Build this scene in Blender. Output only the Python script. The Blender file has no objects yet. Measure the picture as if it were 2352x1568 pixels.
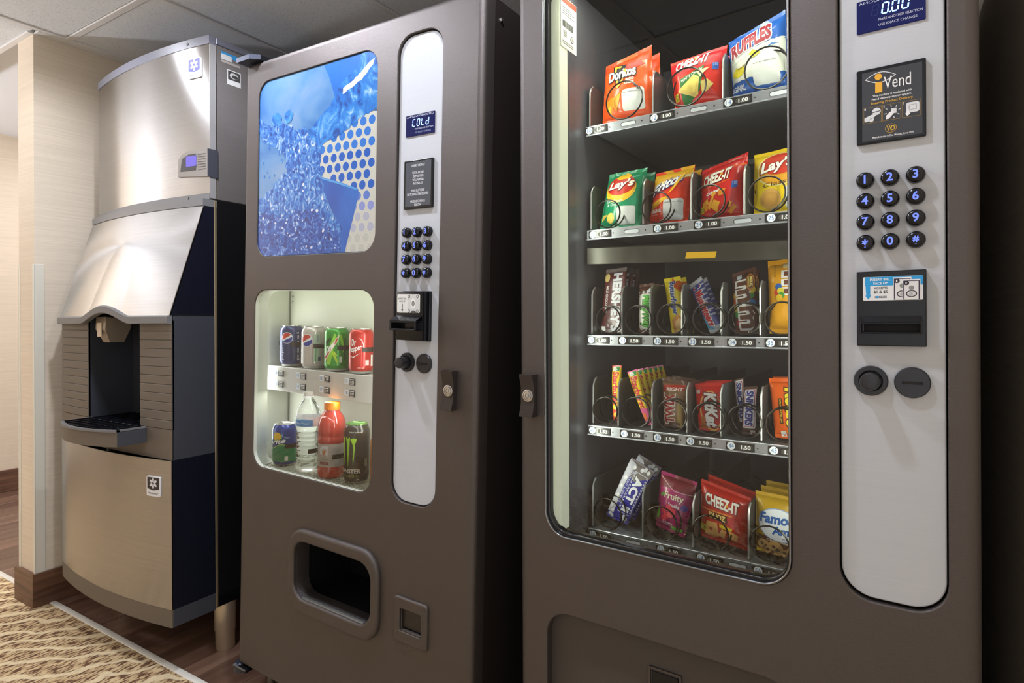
import bpy, bmesh, math, random
from mathutils import Vector, Matrix, noise, geometry

random.seed(7)
SC = bpy.context.scene
COL = SC.collection
R = math.radians
PI = math.pi

# ------------------------------------------------------------------ camera
cam = bpy.data.cameras.new('camera')
cam.sensor_width = 36.0
cam.lens = 1382.5 / 2352 * 36.0
cam.shift_y = -(784 - 735.4) / 2352
cam.clip_start = 0.02
camo = bpy.data.objects.new('camera', cam)
COL.objects.link(camo)
_yaw, _roll = R(31.89), R(0.251)
_r = Vector((math.cos(_yaw), math.sin(_yaw), 0)); _f = Vector((-math.sin(_yaw), math.cos(_yaw), 0)); _d = Vector((0, 0, -1))
_r3 = _r * math.cos(_roll) + _d * math.sin(_roll)
_d3 = _d * math.cos(_roll) - _r * math.sin(_roll)
_m = Matrix((_r3, -_d3, -_f)).transposed().to_4x4()
_m.translation = (0, 0, 1.10)
camo.matrix_world = _m
SC.camera = camo

# ------------------------------------------------------------------ view, world, big lights
vs = SC.view_settings
vs.view_transform = 'Standard'; vs.look = 'None'; vs.gamma = 1.0; vs.use_curve_mapping = False
vs.exposure = 0.03
W = bpy.data.worlds.new('world'); SC.world = W; W.use_nodes = True
W.node_tree.nodes['Background'].inputs[0].default_value = (0.97, 0.98, 1.01, 1)
W.node_tree.nodes['Background'].inputs[1].default_value = 1.05

def lin(c):
    return tuple((x / 12.92 if x <= .04045 else ((x + .055) / 1.055) ** 2.4) for x in (c[0] / 255, c[1] / 255, c[2] / 255))

def area(name, loc, target, sx, sy, power, color=(255, 240, 222), spread=180):
    l = bpy.data.lights.new(name, 'AREA'); l.shape = 'RECTANGLE'; l.size = sx; l.size_y = sy
    l.energy = power; l.color = lin(color); l.spread = R(spread)
    o = bpy.data.objects.new(name, l); COL.objects.link(o); o.location = loc
    o.rotation_euler = (Vector(target) - Vector(loc)).to_track_quat('-Z', 'Y').to_euler()
    return o

# fill light added to brighten the corridor (its unseen panel is built with the ceiling)
area('corridor_fill', (-3.9, 2.2, 2.30), (-3.9, 2.2, 0), 0.5, 1.1, 24, (246, 245, 248))

# ------------------------------------------------------------------ materials
MATS = {}
def nt(m):
    return m.node_tree.nodes, m.node_tree.links

def mat(name, col, rough=.5, metal=0., coat=0., spec=.5, emis=None, estr=0., bump=None, streak=None, var=None, alpha=None, trans=0., ior=1.45, aniso=0.):
    """bump=(scale,strength,detail) streak=(scale xyz, amount) var=(scale,amount)"""
    if name in MATS: return MATS[name]
    m = bpy.data.materials.new(name); m.use_nodes = True
    N, L = nt(m); b = N['Principled BSDF']
    c = lin(col)
    b.inputs['Base Color'].default_value = (*c, 1)
    b.inputs['Roughness'].default_value = rough
    b.inputs['Metallic'].default_value = metal
    b.inputs['Coat Weight'].default_value = coat
    b.inputs['Coat Roughness'].default_value = .08
    b.inputs['Specular IOR Level'].default_value = spec
    b.inputs['IOR'].default_value = ior
    b.inputs['Transmission Weight'].default_value = trans
    b.inputs['Anisotropic'].default_value = aniso
    if aniso:
        tg_ = N.new('ShaderNodeTangent'); tg_.direction_type = 'RADIAL'; tg_.axis = 'Z'; L.new(tg_.outputs[0], b.inputs['Tangent']); b.inputs['Anisotropic Rotation'].default_value = .25
    if emis:
        b.inputs['Emission Color'].default_value = (*lin(emis), 1); b.inputs['Emission Strength'].default_value = estr
    if bump or streak or var:
        tc = N.new('ShaderNodeTexCoord')
    if var or streak:
        tx = N.new('ShaderNodeTexNoise'); mp = N.new('ShaderNodeMapping')
        L.new(tc.outputs['Object'], mp.inputs['Vector']); L.new(mp.outputs['Vector'], tx.inputs['Vector'])
        tx.inputs['Detail'].default_value = 4
        if streak:
            mp.inputs['Scale'].default_value = streak[0]; tx.inputs['Scale'].default_value = 1.0; amt = streak[1]
        else:
            tx.inputs['Scale'].default_value = var[0]; amt = var[1]
        mx = N.new('ShaderNodeMapRange')
        mx.inputs['From Min'].default_value = .25; mx.inputs['From Max'].default_value = .75
        mx.inputs['To Min'].default_value = 1 - amt; mx.inputs['To Max'].default_value = 1 + amt
        L.new(tx.outputs['Fac'], mx.inputs['Value'])
        mu = N.new('ShaderNodeVectorMath'); mu.operation = 'SCALE'
        mu.inputs[0].default_value = c; L.new(mx.outputs['Result'], mu.inputs['Scale'])
        L.new(mu.outputs['Vector'], b.inputs['Base Color'])
        if streak:
            bp = N.new('ShaderNodeBump'); bp.inputs['Strength'].default_value = streak[2] if len(streak) > 2 else .1
            bp.inputs['Distance'].default_value = .002
            L.new(tx.outputs['Fac'], bp.inputs['Height']); L.new(bp.outputs['Normal'], b.inputs['Normal'])
    if bump:
        tb = N.new('ShaderNodeTexNoise'); tb.inputs['Scale'].default_value = bump[0]; tb.inputs['Detail'].default_value = bump[2]
        L.new(tc.outputs['Object'], tb.inputs['Vector'])
        bp = N.new('ShaderNodeBump'); bp.inputs['Strength'].default_value = bump[1]; bp.inputs['Distance'].default_value = .002
        L.new(tb.outputs['Fac'], bp.inputs['Height']); L.new(bp.outputs['Normal'], b.inputs['Normal'])
    MATS[name] = m
    return m

def ink(c, rough=.42):
    return mat('ink_%d_%d_%d' % tuple(c), c, rough)
def glow(c, s=1.0, base=(5, 5, 10)):
    return mat('glow_%d_%d_%d_%d' % (*c, int(s * 10)), base, .4, emis=c, estr=s)
def foil(c):
    return mat('film_%d_%d_%d' % tuple(c), c, .30, coat=.35, bump=(55, .18, 3))

def glass_mat(name, tint=(1, 1, 1), ior=1.5, rough=0.0):
    m = bpy.data.materials.new(name); m.use_nodes = True; N, L = nt(m)
    N.remove(N['Principled BSDF']); out = N['Material Output']
    fr = N.new('ShaderNodeFresnel'); fr.inputs['IOR'].default_value = ior
    tr = N.new('ShaderNodeBsdfTransparent'); tr.inputs['Color'].default_value = (*tint, 1)
    gl = N.new('ShaderNodeBsdfGlossy'); gl.inputs['Roughness'].default_value = rough
    mx = N.new('ShaderNodeMixShader')
    L.new(fr.outputs['Fac'], mx.inputs['Fac']); L.new(tr.outputs[0], mx.inputs[1]); L.new(gl.outputs[0], mx.inputs[2])
    L.new(mx.outputs[0], out.inputs['Surface'])
    return m

def dk(st, k=.80):
    return [(p_, tuple(int(v * k) for v in c_)) for p_, c_ in st]

def ramp_mat(name, stops, scale=(1, 1, 1), detail=5, dist=0., rough=.5, emis=0., kind='NOISE', bump=0., spec=.5):
    m = bpy.data.materials.new(name); m.use_nodes = True; N, L = nt(m); b = N['Principled BSDF']
    tc = N.new('ShaderNodeTexCoord'); mp = N.new('ShaderNodeMapping'); mp.inputs['Scale'].default_value = scale
    L.new(tc.outputs['Object'], mp.inputs['Vector'])
    if kind == 'WAVE':
        tx = N.new('ShaderNodeTexWave'); tx.inputs['Scale'].default_value = 1; tx.inputs['Distortion'].default_value = dist; tx.inputs['Detail'].default_value = detail; tx.inputs['Detail Scale'].default_value = 1.5
    else:
        tx = N.new('ShaderNodeTexNoise'); tx.inputs['Scale'].default_value = 1; tx.inputs['Detail'].default_value = detail; tx.inputs['Distortion'].default_value = dist
    L.new(mp.outputs['Vector'], tx.inputs['Vector'])
    cr = N.new('ShaderNodeValToRGB'); e = cr.color_ramp.elements
    while len(e) < len(stops): e.new(.5)
    for i, (p, c) in enumerate(stops): e[i].position = p; e[i].color = (*lin(c), 1)
    L.new(tx.outputs['Fac'], cr.inputs['Fac']); L.new(cr.outputs['Color'], b.inputs['Base Color'])
    b.inputs['Roughness'].default_value = rough; b.inputs['Specular IOR Level'].default_value = spec
    if emis:
        L.new(cr.outputs['Color'], b.inputs['Emission Color']); b.inputs['Emission Strength'].default_value = emis
    if bump:
        bp = N.new('ShaderNodeBump'); bp.inputs['Strength'].default_value = bump; bp.inputs['Distance'].default_value = .002
        L.new(tx.outputs['Fac'], bp.inputs['Height']); L.new(bp.outputs['Normal'], b.inputs['Normal'])
    return m

M_BROWN = mat('brown_powder_coat', (98, 92, 90), .5, metal=.85, bump=(900, .35, 2))
M_BROWN2 = mat('brown_gloss_side', (44, 38, 36), .30, bump=(900, .15, 2))
M_SILVER = mat('silver_panel', (194, 197, 203), .7, spec=.25, streak=((4, 4, 500), .025, .03))
M_BLACK = mat('black_plastic', (16, 17, 22), .22)
M_COIN = mat('coin_grey', (44, 44, 48), .3)
M_BLACKM = mat('black_matte', (12, 12, 14), .6)
M_RUBBER = mat('dark_gasket', (22, 20, 20), .25, coat=.4)
M_CHROME = mat('bright_steel', (205, 206, 208), .18, metal=1)
M_ALU = mat('tray_aluminium', (176, 180, 188), .34, metal=.75, streak=((40, 4, 400), .06, .04))
M_WIRE = mat('coil_wire', (52, 50, 48), .28, metal=.85)
M_LINER = mat('white_liner', (206, 208, 192), .45)
M_CHAR = mat('charcoal_liner', (84, 84, 90), .34)
M_GLASS = glass_mat('window_glass', (.97, .985, .975), 1.68)
M_STEEL = mat('brushed_stainless', (168, 166, 165), .26, metal=1, streak=((3, 3, 420), .07, .015), aniso=.9)
M_STEELD = mat('stainless_side', (132, 126, 124), .42, metal=.35, streak=((3, 3, 300), .05, .03))
M_TAUPE = mat('taupe_plastic', (104, 95, 85), .5, bump=(700, .2, 2))
M_TAUPE2 = mat('grey_trim', (116, 115, 116), .45)
M_NAVY = mat('navy_black_panel', (22, 23, 36), .32, bump=(300, .06, 2))
M_SLATE = mat('slate_side', (66, 68, 76), .45, bump=(600, .1, 2))
M_WHITE = ink((240, 240, 238)); M_INKB = ink((20, 20, 22))
WALLPAPER = ((3, 3, 170), .075, .25)
M_WALL = mat('beige_wallpaper', (228, 214, 194), .75, streak=WALLPAPER)
M_PAINT = mat('white_paint', (232, 234, 238), .8)
M_BASE = ramp_mat('baseboard_wood', [(.3, (70, 46, 36)), (.55, (112, 80, 62)), (.8, (138, 104, 82))], (3, 3, 60), 6, .4, .42)

# ------------------------------------------------------------------ mesh helpers
class MB:
    def __init__(s): s.v = []; s.f = []; s.m = []
    def add(s, vs, fs, m=0):
        o = len(s.v); s.v += [tuple(x) for x in vs]
        s.f += [tuple(i + o for i in f) for f in fs]; s.m += [m] * len(fs); return s
    def box(s, x0, x1, y0, y1, z0, z1, m=0):
        return s.add([(x0, y0, z0), (x1, y0, z0), (x1, y1, z0), (x0, y1, z0), (x0, y0, z1), (x1, y0, z1), (x1, y1, z1), (x0, y1, z1)],
                     [(0, 3, 2, 1), (4, 5, 6, 7), (0, 1, 5, 4), (1, 2, 6, 5), (2, 3, 7, 6), (3, 0, 4, 7)], m)
    def cbox(s, x0, x1, y0, y1, z0, z1, c=.003, seg=2, m=0):
        bm = bmesh.new(); bmesh.ops.create_cube(bm, size=1)
        for v in bm.verts: v.co = Vector((x0 + (v.co.x + .5) * (x1 - x0), y0 + (v.co.y + .5) * (y1 - y0), z0 + (v.co.z + .5) * (z1 - z0)))
        bmesh.ops.bevel(bm, geom=bm.edges[:], offset=c, segments=seg, affect='EDGES', profile=.5)
        bm.verts.index_update()
        s.add([v.co for v in bm.verts], [[v.index for v in f.verts] for f in bm.faces], m); bm.free(); return s
    def loft(s, rings, closed=True, cap0=True, cap1=True, m=0):
        n = len(rings[0]); o = []; fs = []
        for r in rings: o += list(r)
        for i in range(len(rings) - 1):
            for j in range(n if closed else n - 1):
                k = (j + 1) % n
                fs.append((i * n + j, i * n + k, (i + 1) * n + k, (i + 1) * n + j))
        if closed and cap0: fs.append(tuple(reversed(range(n))))
        if closed and cap1: fs.append(tuple(range((len(rings) - 1) * n, len(rings) * n)))
        return s.add(o, fs, m)
    def lathe(s, prof, c=(0, 0, 0), n=32, axis='z', m=0, cap0=True, cap1=True):
        rings = []
        for r, h in prof:
            ring = []
            for j in range(n):
                a = 2 * PI * j / n; x, y = r * math.cos(a), r * math.sin(a)
                if axis == 'z': ring.append((c[0] + x, c[1] + y, c[2] + h))
                elif axis == 'y': ring.append((c[0] + x, c[1] - h, c[2] + y))     # h grows towards -y (towards viewer)
                else: ring.append((c[0] + h, c[1] + x, c[2] + y))
            rings.append(ring)
        return s.loft(rings, True, cap0, cap1, m)
    def tube(s, path, r, n=6, m=0):
        P = [Vector(p) for p in path]; rings = []; up = Vector((0, 0, 1)); prev = None
        for i, p in enumerate(P):
            t = (P[min(i + 1, len(P) - 1)] - P[max(i - 1, 0)]).normalized()
            if prev is None:
                a = up if abs(t.z) < .9 else Vector((1, 0, 0)); x = t.cross(a).normalized()
            else:
                x = (prev - t * prev.dot(t)).normalized()
            prev = x; y = t.cross(x)
            rings.append([p + x * (r * math.cos(2 * PI * j / n)) + y * (r * math.sin(2 * PI * j / n)) for j in range(n)])
        return s.loft(rings, True, True, True, m)
    def prism(s, loop, z0, z1, m=0):
        return s.loft([[(x, y, z0) for x, y in loop], [(x, y, z1) for x, y in loop]], m=m)
    def plate(s, outer, holes, y0, y1, fil=.003, seg=3, m=0, back=True, hfil=None):
        """outer/holes are functions g -> loop [(x,z)] grown by g; front at y0, back at y1"""
        hfil = fil if hfil is None else hfil
        loops = [(outer, -1, fil)] + [(h, 1, hfil) for h in holes]
        front = []
        for fn, sg, fl in loops: front.append(fn(sg * fl))
        tv = [[Vector((x, z, 0)) for x, z in lp] for lp in front]
        tris = geometry.tessellate_polygon(tv); flat = [p for lp in front for p in lp]
        def orient(t, flip):
            a, b, c = [flat[i] for i in t]
            cr = (b[0] - a[0]) * (c[1] - a[1]) - (b[1] - a[1]) * (c[0] - a[0])
            return tuple(t) if (cr > 0) != flip else tuple(reversed(t))
        s.add([(x, y0, z) for x, z in flat], [orient(t, False) for t in tris], m)
        for fn, sg, fl in loops:
            rings = []
            for k in range(seg + 1):
                a = k / seg * PI / 2
                rings.append([(x, y0 + fl * (1 - math.cos(a)), z) for x, z in fn(sg * fl * (1 - math.sin(a)))])
            rings.append([(x, y1, z) for x, z in fn(0)])
            if sg < 0: rings = rings[::-1]
            s.loft(rings, True, False, False, m)
        if back:
            bl = [fn(0) for fn, _, _ in loops]; fb = [p for lp in bl for p in lp]
            tr = geometry.tessellate_polygon([[Vector((x, z, 0)) for x, z in lp] for lp in bl])
            flat = fb
            s.add([(x, y1, z) for x, z in fb], [orient(t, True) for t in tr], m)
        return s
    def build(s, name, mats, parent=None, smooth=35, label=None, xf=None):
        me = bpy.data.meshes.new(name)
        vv = s.v if xf is None else [xf @ Vector(p) for p in s.v]
        me.from_pydata(vv, [], s.f)
        if not isinstance(mats, (list, tuple)): mats = [mats]
        for m_ in mats: me.materials.append(m_)
        if len(mats) > 1: me.polygons.foreach_set('material_index', s.m)
        if smooth:
            me.polygons.foreach_set('use_smooth', [True] * len(s.f)); me.update()
            me.set_sharp_from_angle(angle=R(smooth))
        me.update()
        o = bpy.data.objects.new(name, me); COL.objects.link(o)
        if parent is not None: o.parent = parent
        if label: o['label'] = label
        return o

def rr(x0, z0, x1, z1, r, n=8):
    def fn(g=0.):
        a0, b0, a1, b1 = x0 - g, z0 - g, x1 + g, z1 + g; q = max(r + g, .0005); out = []
        for cx, cz, st in ((a1 - q, b1 - q, 0), (a0 + q, b1 - q, 90), (a0 + q, b0 + q, 180), (a1 - q, b0 + q, 270)):
            for k in range(n + 1):
                a = R(st + 90 * k / n); out.append((cx + q * math.cos(a), cz + q * math.sin(a)))
        return out
    return fn
def circ(cx, cz, r, n=28):
    return lambda g=0.: [(cx + (r + g) * math.cos(2 * PI * k / n), cz + (r + g) * math.sin(2 * PI * k / n)) for k in range(n)]

def empty(name, loc=(0, 0, 0), mw=None):
    o = bpy.data.objects.new(name, None); COL.objects.link(o); o.empty_display_size = .05
    if mw is not None: o.matrix_world = mw
    else: o.location = loc
    return o
def tag(o, label, cat, group=None, kind=None):
    o['label'] = label; o['category'] = cat
    if group: o['group'] = group
    if kind: o['kind'] = kind
    return o
def struct(o, label, cat='room'):
    o['kind'] = 'structure'; o['label'] = label; o['category'] = cat; return o
def copy_tree(o, parent=None):
    c = o.copy(); COL.objects.link(c)
    if parent is not None: c.parent = parent
    for ch in list(o.children): copy_tree(ch, c)
    return c

# ------------------------------------------------------------------ flat print: text, polygons, mapped onto surfaces
_tc = {}
def text2d(body, bold=0., shear=0., space=1.):
    k = (body, bold, shear, space)
    if k in _tc: return _tc[k]
    cu = bpy.data.curves.new('t', 'FONT'); cu.body = body; cu.size = 1; cu.offset = bold; cu.shear = shear; cu.space_character = space
    cu.fill_mode = 'FRONT'; cu.resolution_u = 3; cu.align_x = 'CENTER'; cu.space_line = .85
    ob = bpy.data.objects.new('t', cu); me = bpy.data.meshes.new_from_object(ob)
    vs_ = [(v.co.x, v.co.y) for v in me.vertices]; fs = [tuple(p.vertices) for p in me.polygons]
    bpy.data.objects.remove(ob); bpy.data.curves.remove(cu); bpy.data.meshes.remove(me)
    _tc[k] = (vs_, fs); return _tc[k]

class Print:
    """collects flat artwork in a 2-D frame; layers are stacked in the order they are added"""
    def __init__(s): s.items = []
    def _put(s, vs_, fs, c, lay=None):
        s.items.append((vs_, fs, c, lay)); return s
    def T(s, body, box, c, rot=0, bold=0., shear=0., space=1., quad=None, lay=None):
        vs_, fs = text2d(body, bold, shear, space)
        if not vs_: return s
        if rot:
            ca, sa = math.cos(R(rot)), math.sin(R(rot)); vs_ = [(x * ca - y * sa, x * sa + y * ca) for x, y in vs_]
        xs = [v[0] for v in vs_]; ys = [v[1] for v in vs_]; a, b, e, f = min(xs), max(xs), min(ys), max(ys)
        nv = [((x - a) / (b - a + 1e-9), (y - e) / (f - e + 1e-9)) for x, y in vs_]
        if quad:   # BL, BR, TR, TL
            q = quad
            nv = [tuple((1 - x) * (1 - y) * q[0][i] + x * (1 - y) * q[1][i] + x * y * q[2][i] + (1 - x) * y * q[3][i] for i in (0, 1)) for x, y in nv]
        else:
            nv = [(box[0] + x * (box[2] - box[0]), box[1] + y * (box[3] - box[1])) for x, y in nv]
        return s._put(nv, fs, c, lay)
    def P(s, pts, c, lay=None):
        tr = geometry.tessellate_polygon([[Vector((x, y, 0)) for x, y in pts]])
        out = []
        for t in tr:
            a, b, e = [pts[i] for i in t]
            cr = (b[0] - a[0]) * (e[1] - a[1]) - (b[1] - a[1]) * (e[0] - a[0])
            out.append(tuple(t) if cr > 0 else tuple(reversed(t)))
        return s._put(list(pts), out, c, lay)
    def Rc(s, x0, y0, x1, y1, c, r=0., lay=None):
        if r > 0: return s.P(rr(x0, y0, x1, y1, r, 4)(0), c, lay)
        return s.P([(x0, y0), (x1, y0), (x1, y1), (x0, y1)], c, lay)
    def E(s, cx, cy, rx, ry, c, n=22, rot=0., lay=None):
        ca, sa = math.cos(R(rot)), math.sin(R(rot))
        return s.P([(cx + rx * math.cos(2 * PI * k / n) * ca - ry * math.sin(2 * PI * k / n) * sa, cy + rx * math.cos(2 * PI * k / n) * sa + ry * math.sin(2 * PI * k / n) * ca) for k in range(n)], c, lay)
    def Ln(s, p, q, w, c, lay=None):
        dx, dy = q[0] - p[0], q[1] - p[1]; l = math.hypot(dx, dy) + 1e-9; nx, ny = -dy / l * w / 2, dx / l * w / 2
        return s.P([(p[0] - nx, p[1] - ny), (q[0] - nx, q[1] - ny), (q[0] + nx, q[1] + ny), (p[0] + nx, p[1] + ny)], c, lay)
    def Fr(s, x0, y0, x1, y1, w, c):
        s.Rc(x0, y0, x1, y0 + w, c); s.Rc(x0, y1 - w, x1, y1, c); s.Rc(x0, y0, x0 + w, y1, c); return s.Rc(x1 - w, y0, x1, y1, c)
    def build(s, name, fn, parent, cuts=None, step=.0003, label=None, clip=None):
        """fn(x,y,h)->3-D point; cuts=(xs,ys) lines of the surface grid; clip=(x0,y0,x1,y1)"""
        mb = MB(); cols = []; boxes = []; its = []
        for vs_, fs, c, lay in s.items:
            xs_ = [v[0] for v in vs_]; ys_ = [v[1] for v in vs_]; bb_ = (min(xs_), min(ys_), max(xs_), max(ys_))
            if lay is None:
                lay = 0
                for o_, l_ in boxes:
                    if o_[0] < bb_[2] and bb_[0] < o_[2] and o_[1] < bb_[3] and bb_[1] < o_[3]: lay = max(lay, l_ + 1)
            boxes.append((bb_, lay)); its.append((vs_, fs, c, lay))
        for vs_, fs, c, lay in its:
            m_ = c if not isinstance(c, tuple) else ink(c)
            if m_ not in cols: cols.append(m_)
            mi = cols.index(m_)
            if cuts or clip:
                bm = bmesh.new(); bv = [bm.verts.new((x, y, 0)) for x, y in vs_]
                for f in fs:
                    try: bm.faces.new([bv[i] for i in f])
                    except ValueError: pass
                if clip:
                    for co, no in (((clip[0], 0, 0), (-1, 0, 0)), ((clip[2], 0, 0), (1, 0, 0)), ((0, clip[1], 0), (0, -1, 0)), ((0, clip[3], 0), (0, 1, 0))):
                        bmesh.ops.bisect_plane(bm, geom=bm.verts[:] + bm.edges[:] + bm.faces[:], plane_co=co, plane_no=no, clear_outer=True)
                if cuts and bm.verts:
                    xs = [v.co.x for v in bm.verts]; ys = [v.co.y for v in bm.verts]
                    for x in cuts[0]:
                        if min(xs) < x < max(xs): bmesh.ops.bisect_plane(bm, geom=bm.verts[:] + bm.edges[:] + bm.faces[:], plane_co=(x, 0, 0), plane_no=(1, 0, 0))
                    for y in cuts[1]:
                        if min(ys) < y < max(ys): bmesh.ops.bisect_plane(bm, geom=bm.verts[:] + bm.edges[:] + bm.faces[:], plane_co=(0, y, 0), plane_no=(0, 1, 0))
                bm.verts.index_update()
                v2 = [(v.co.x, v.co.y) for v in bm.verts]; f2 = [tuple(v.index for v in f.verts) for f in bm.faces]; bm.free()
            else: v2, f2 = vs_, fs
            h = step * (lay + 1)
            mb.add([fn(x, y, h) for x, y in v2], f2, mi)
        if not mb.f: return None
        return mb.build(name, cols, parent, smooth=0 if not cuts else 40, label=label)

# ================================================================== ROOM
CZ = 2.215
XW = -2.79            # side face of the wing wall
# floor slab, planks, carpet
fl = MB().box(-5.2, 0.26, -1.3, 4.4, -.06, -.006).build('floor', mat('subfloor', (70, 50, 40), .6), smooth=0)
struct(fl, 'dark wood plank floor of the vending alcove', 'floor')
plank_m = [ramp_mat('floor_wood_%d' % i, [(.25, a), (.55, b), (.85, c)], (26, 1.6, 8), 6, .6, .33) for i, (a, b, c) in enumerate((
    ((88, 64, 52), (116, 88, 72), (142, 112, 94)), ((98, 72, 58), (128, 98, 82), (152, 122, 102)), ((80, 58, 48), (108, 80, 66), (132, 102, 86))))]
k = 0
x = -4.86
while x < 0.1:
    w = .152
    vis = -2.7 < x < -1.0 or x < -2.9
    pm = MB().cbox(x + .0008, x + w - .0008, 1.06, 2.4 if x > -2.9 else 3.9, -.02, 0, .0012, 1).build('plank', plank_m[k % 3], fl, 0)
    x += w; k += 1

# carpet with dashed loop pattern
def carpet_mat():
    m = bpy.data.materials.new('patterned_carpet'); m.use_nodes = True; N, L = nt(m); b = N['Principled BSDF']
    tc = N.new('ShaderNodeTexCoord')
    def mapp(sc, rot=0):
        mp = N.new('ShaderNodeMapping'); mp.inputs['Scale'].default_value = sc; mp.inputs['Rotation'].default_value = (0, 0, rot); L.new(tc.outputs['Object'], mp.inputs['Vector']); return mp
    dash = N.new('ShaderNodeTexNoise'); dash.inputs['Scale'].default_value = 1; dash.inputs['Detail'].default_value = 1; dash.inputs['Roughness'].default_value = .5
    L.new(mapp((125, 30, 1)).outputs[0], dash.inputs['Vector'])
    c1 = N.new('ShaderNodeValToRGB'); e = c1.color_ramp.elements
    e[0].position = .435; e[0].color = (*lin((112, 84, 66)), 1); e[1].position = .60; e[1].color = (*lin((222, 198, 156)), 1)
    q = e.new(.475); q.color = (*lin((186, 154, 116)), 1)
    L.new(dash.outputs['Fac'], c1.inputs['Fac'])
    wv = N.new('ShaderNodeTexWave'); wv.inputs['Scale'].default_value = 1.5; wv.inputs['Distortion'].default_value = 7; wv.inputs['Detail'].default_value = 2; wv.inputs['Detail Scale'].default_value = 1.3
    L.new(mapp((2.2, 3.2, 1), .5).outputs[0], wv.inputs['Vector'])
    c2 = N.new('ShaderNodeValToRGB'); e = c2.color_ramp.elements; e[0].position = .80; e[0].color = (0, 0, 0, 1); e[1].position = .93; e[1].color = (1, 1, 1, 1)
    L.new(wv.outputs['Fac'], c2.inputs['Fac'])
    mx = N.new('ShaderNodeMix'); mx.data_type = 'RGBA'; mx.inputs[7].default_value = (*lin((240, 222, 184)), 1)
    fac = N.new('ShaderNodeMath'); fac.operation = 'MULTIPLY'; fac.inputs[1].default_value = .85
    L.new(c2.outputs['Color'], fac.inputs[0])
    L.new(fac.outputs[0], mx.inputs[0]); L.new(c1.outputs['Color'], mx.inputs[6])
    L.new(mx.outputs[2], b.inputs['Base Color']); b.inputs['Roughness'].default_value = .95; b.inputs['Specular IOR Level'].default_value = .1
    vo = N.new('ShaderNodeTexVoronoi'); vo.inputs['Scale'].default_value = 1; L.new(mapp((150, 60, 1)).outputs[0], vo.inputs['Vector'])
    bp = N.new('ShaderNodeBump'); bp.inputs['Strength'].default_value = .7; bp.inputs['Distance'].default_value = .004; bp.invert = True
    L.new(vo.outputs['Distance'], bp.inputs['Height']); L.new(bp.outputs['Normal'], b.inputs['Normal'])
    return m
cp_ = MB().box(-5.2, .26, -1.3, 1.039, -.02, .004).build('carpet', carpet_mat(), smooth=0)
tag(cp_, 'tan and brown dashed loop carpet in the lower left corner', 'carpet', kind='structure')
tr_ = MB().cbox(-5.2, .15, 1.038, 1.060, -.02, .007, .003, 2).build('trim_1', mat('floor_trim', (236, 233, 224), .4))
struct(tr_, 'pale metal edge strip between carpet and wood floor', 'trim')

# walls
wl = MB().box(-2.932, XW, .998, 2.4, 0, CZ + .12).build('wall_left', M_WALL, smooth=0)
struct(wl, 'beige textured wallpaper wing wall beside the ice machine', 'wall')
for x0, x1, side in ((XW - .022, XW + .0025, 1), (-2.9345, -2.9105, 0)):
    g = MB()
    if side: g.cbox(XW - .001, XW + .003, .996, 1.030, .13, 1.325, .001, 1); g.cbox(XW - .012, XW + .003, .9945, .9985, .13, 1.325, .001, 1)
    else: g.cbox(-2.935, -2.9315, .996, 1.025, .13, 1.325, .001, 1); g.cbox(-2.935, -2.920, .9945, .9985, .13, 1.325, .001, 1)
    g.build('corner_guard', mat('corner_guard_plastic', (226, 222, 208), .4), wl, label='off white plastic corner guard')
bb = MB()
bb.prism([(-2.946, .984), (XW + .012, .984), (XW + .012, 2.35), (XW, 2.35), (XW, .998), (-2.932, .998), (-2.932, 2.35), (-2.946, 2.35)], 0, .132)
struct(bb.build('baseboard_left', M_BASE), 'brown wood baseboard around the wing wall end', 'baseboard')
struct(MB().box(-2.93, .26, 2.4, 2.45, 0, 2.5).build('wall_back', M_WALL, smooth=0), 'beige wallpaper wall behind the machines', 'wall')
struct(MB().box(.185, .26, .2, 2.4, 0, 2.5).build('wall_right', M_WALL, smooth=0), 'beige wallpaper wall at the right edge, mostly in shadow', 'wall')
struct(MB().box(-4.93, -.40, -1.30, -1.25, 0, 2.4).build('wall_front', M_WALL, smooth=0), 'beige wallpaper wall behind the viewer, seen only as reflections', 'wall')
struct(MB().box(-4.93, -4.876, -2.0, 4.4, 0, 2.6).build('wall_far', M_WALL, smooth=0), 'pale wallpaper wall across the corridor at far left', 'wall')
struct(MB().cbox(-4.877, -4.862, -2.0, 4.4, 0, .142, .002, 1).build('baseboard_far', M_BASE), 'brown baseboard of the corridor wall', 'baseboard')
struct(MB().box(-4.9, -2.92, 4.3, 4.4, 0, 2.6).build('wall_end', M_WALL, smooth=0), 'corridor end wall out of view', 'wall')

# ceiling: slab, T-bars and separate tiles
ce = MB().box(-2.86, .26, -1.3, 2.4, CZ + .03, CZ + .06).box(-5.0, -2.86, -1.3, 1.0, CZ + .03, CZ + .06).build('ceiling', M_PAINT, smooth=0)
struct(ce, 'suspended ceiling of speckled grey white tiles in a white grid', 'ceiling')
M_TILE = ramp_mat('ceiling_tile', [(.30, (186, 189, 192)), (.40, (224, 228, 232)), (.7, (232, 236, 240))], (210, 210, 210), 4, .8, .9, bump=.25, spec=.1)
M_GRID = mat('ceiling_grid', (226, 226, 226), .5)
gx = [-2.13 + .61 * i for i in range(-4, 5)]
gy = [1.095 + .61 * i for i in range(-5, 3)]
YE = 1.0
for i in range(len(gx) - 1):
    for j in range(1, len(gy) - 1):
        y1 = gy[j + 1]
        if gx[i + 1] > .35: continue
        if gx[i] < -2.8:
            if gy[j] > .9: continue
            y1 = min(y1, YE)
        mb = MB(); mb.cbox(gx[i] + .012, gx[i + 1] - .012, gy[j] + .012, min(y1, 2.4) - .012, CZ + .002, CZ + .016, .002, 1)
        mb.build('ceiling_tile', M_TILE, ce, 0)
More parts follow.
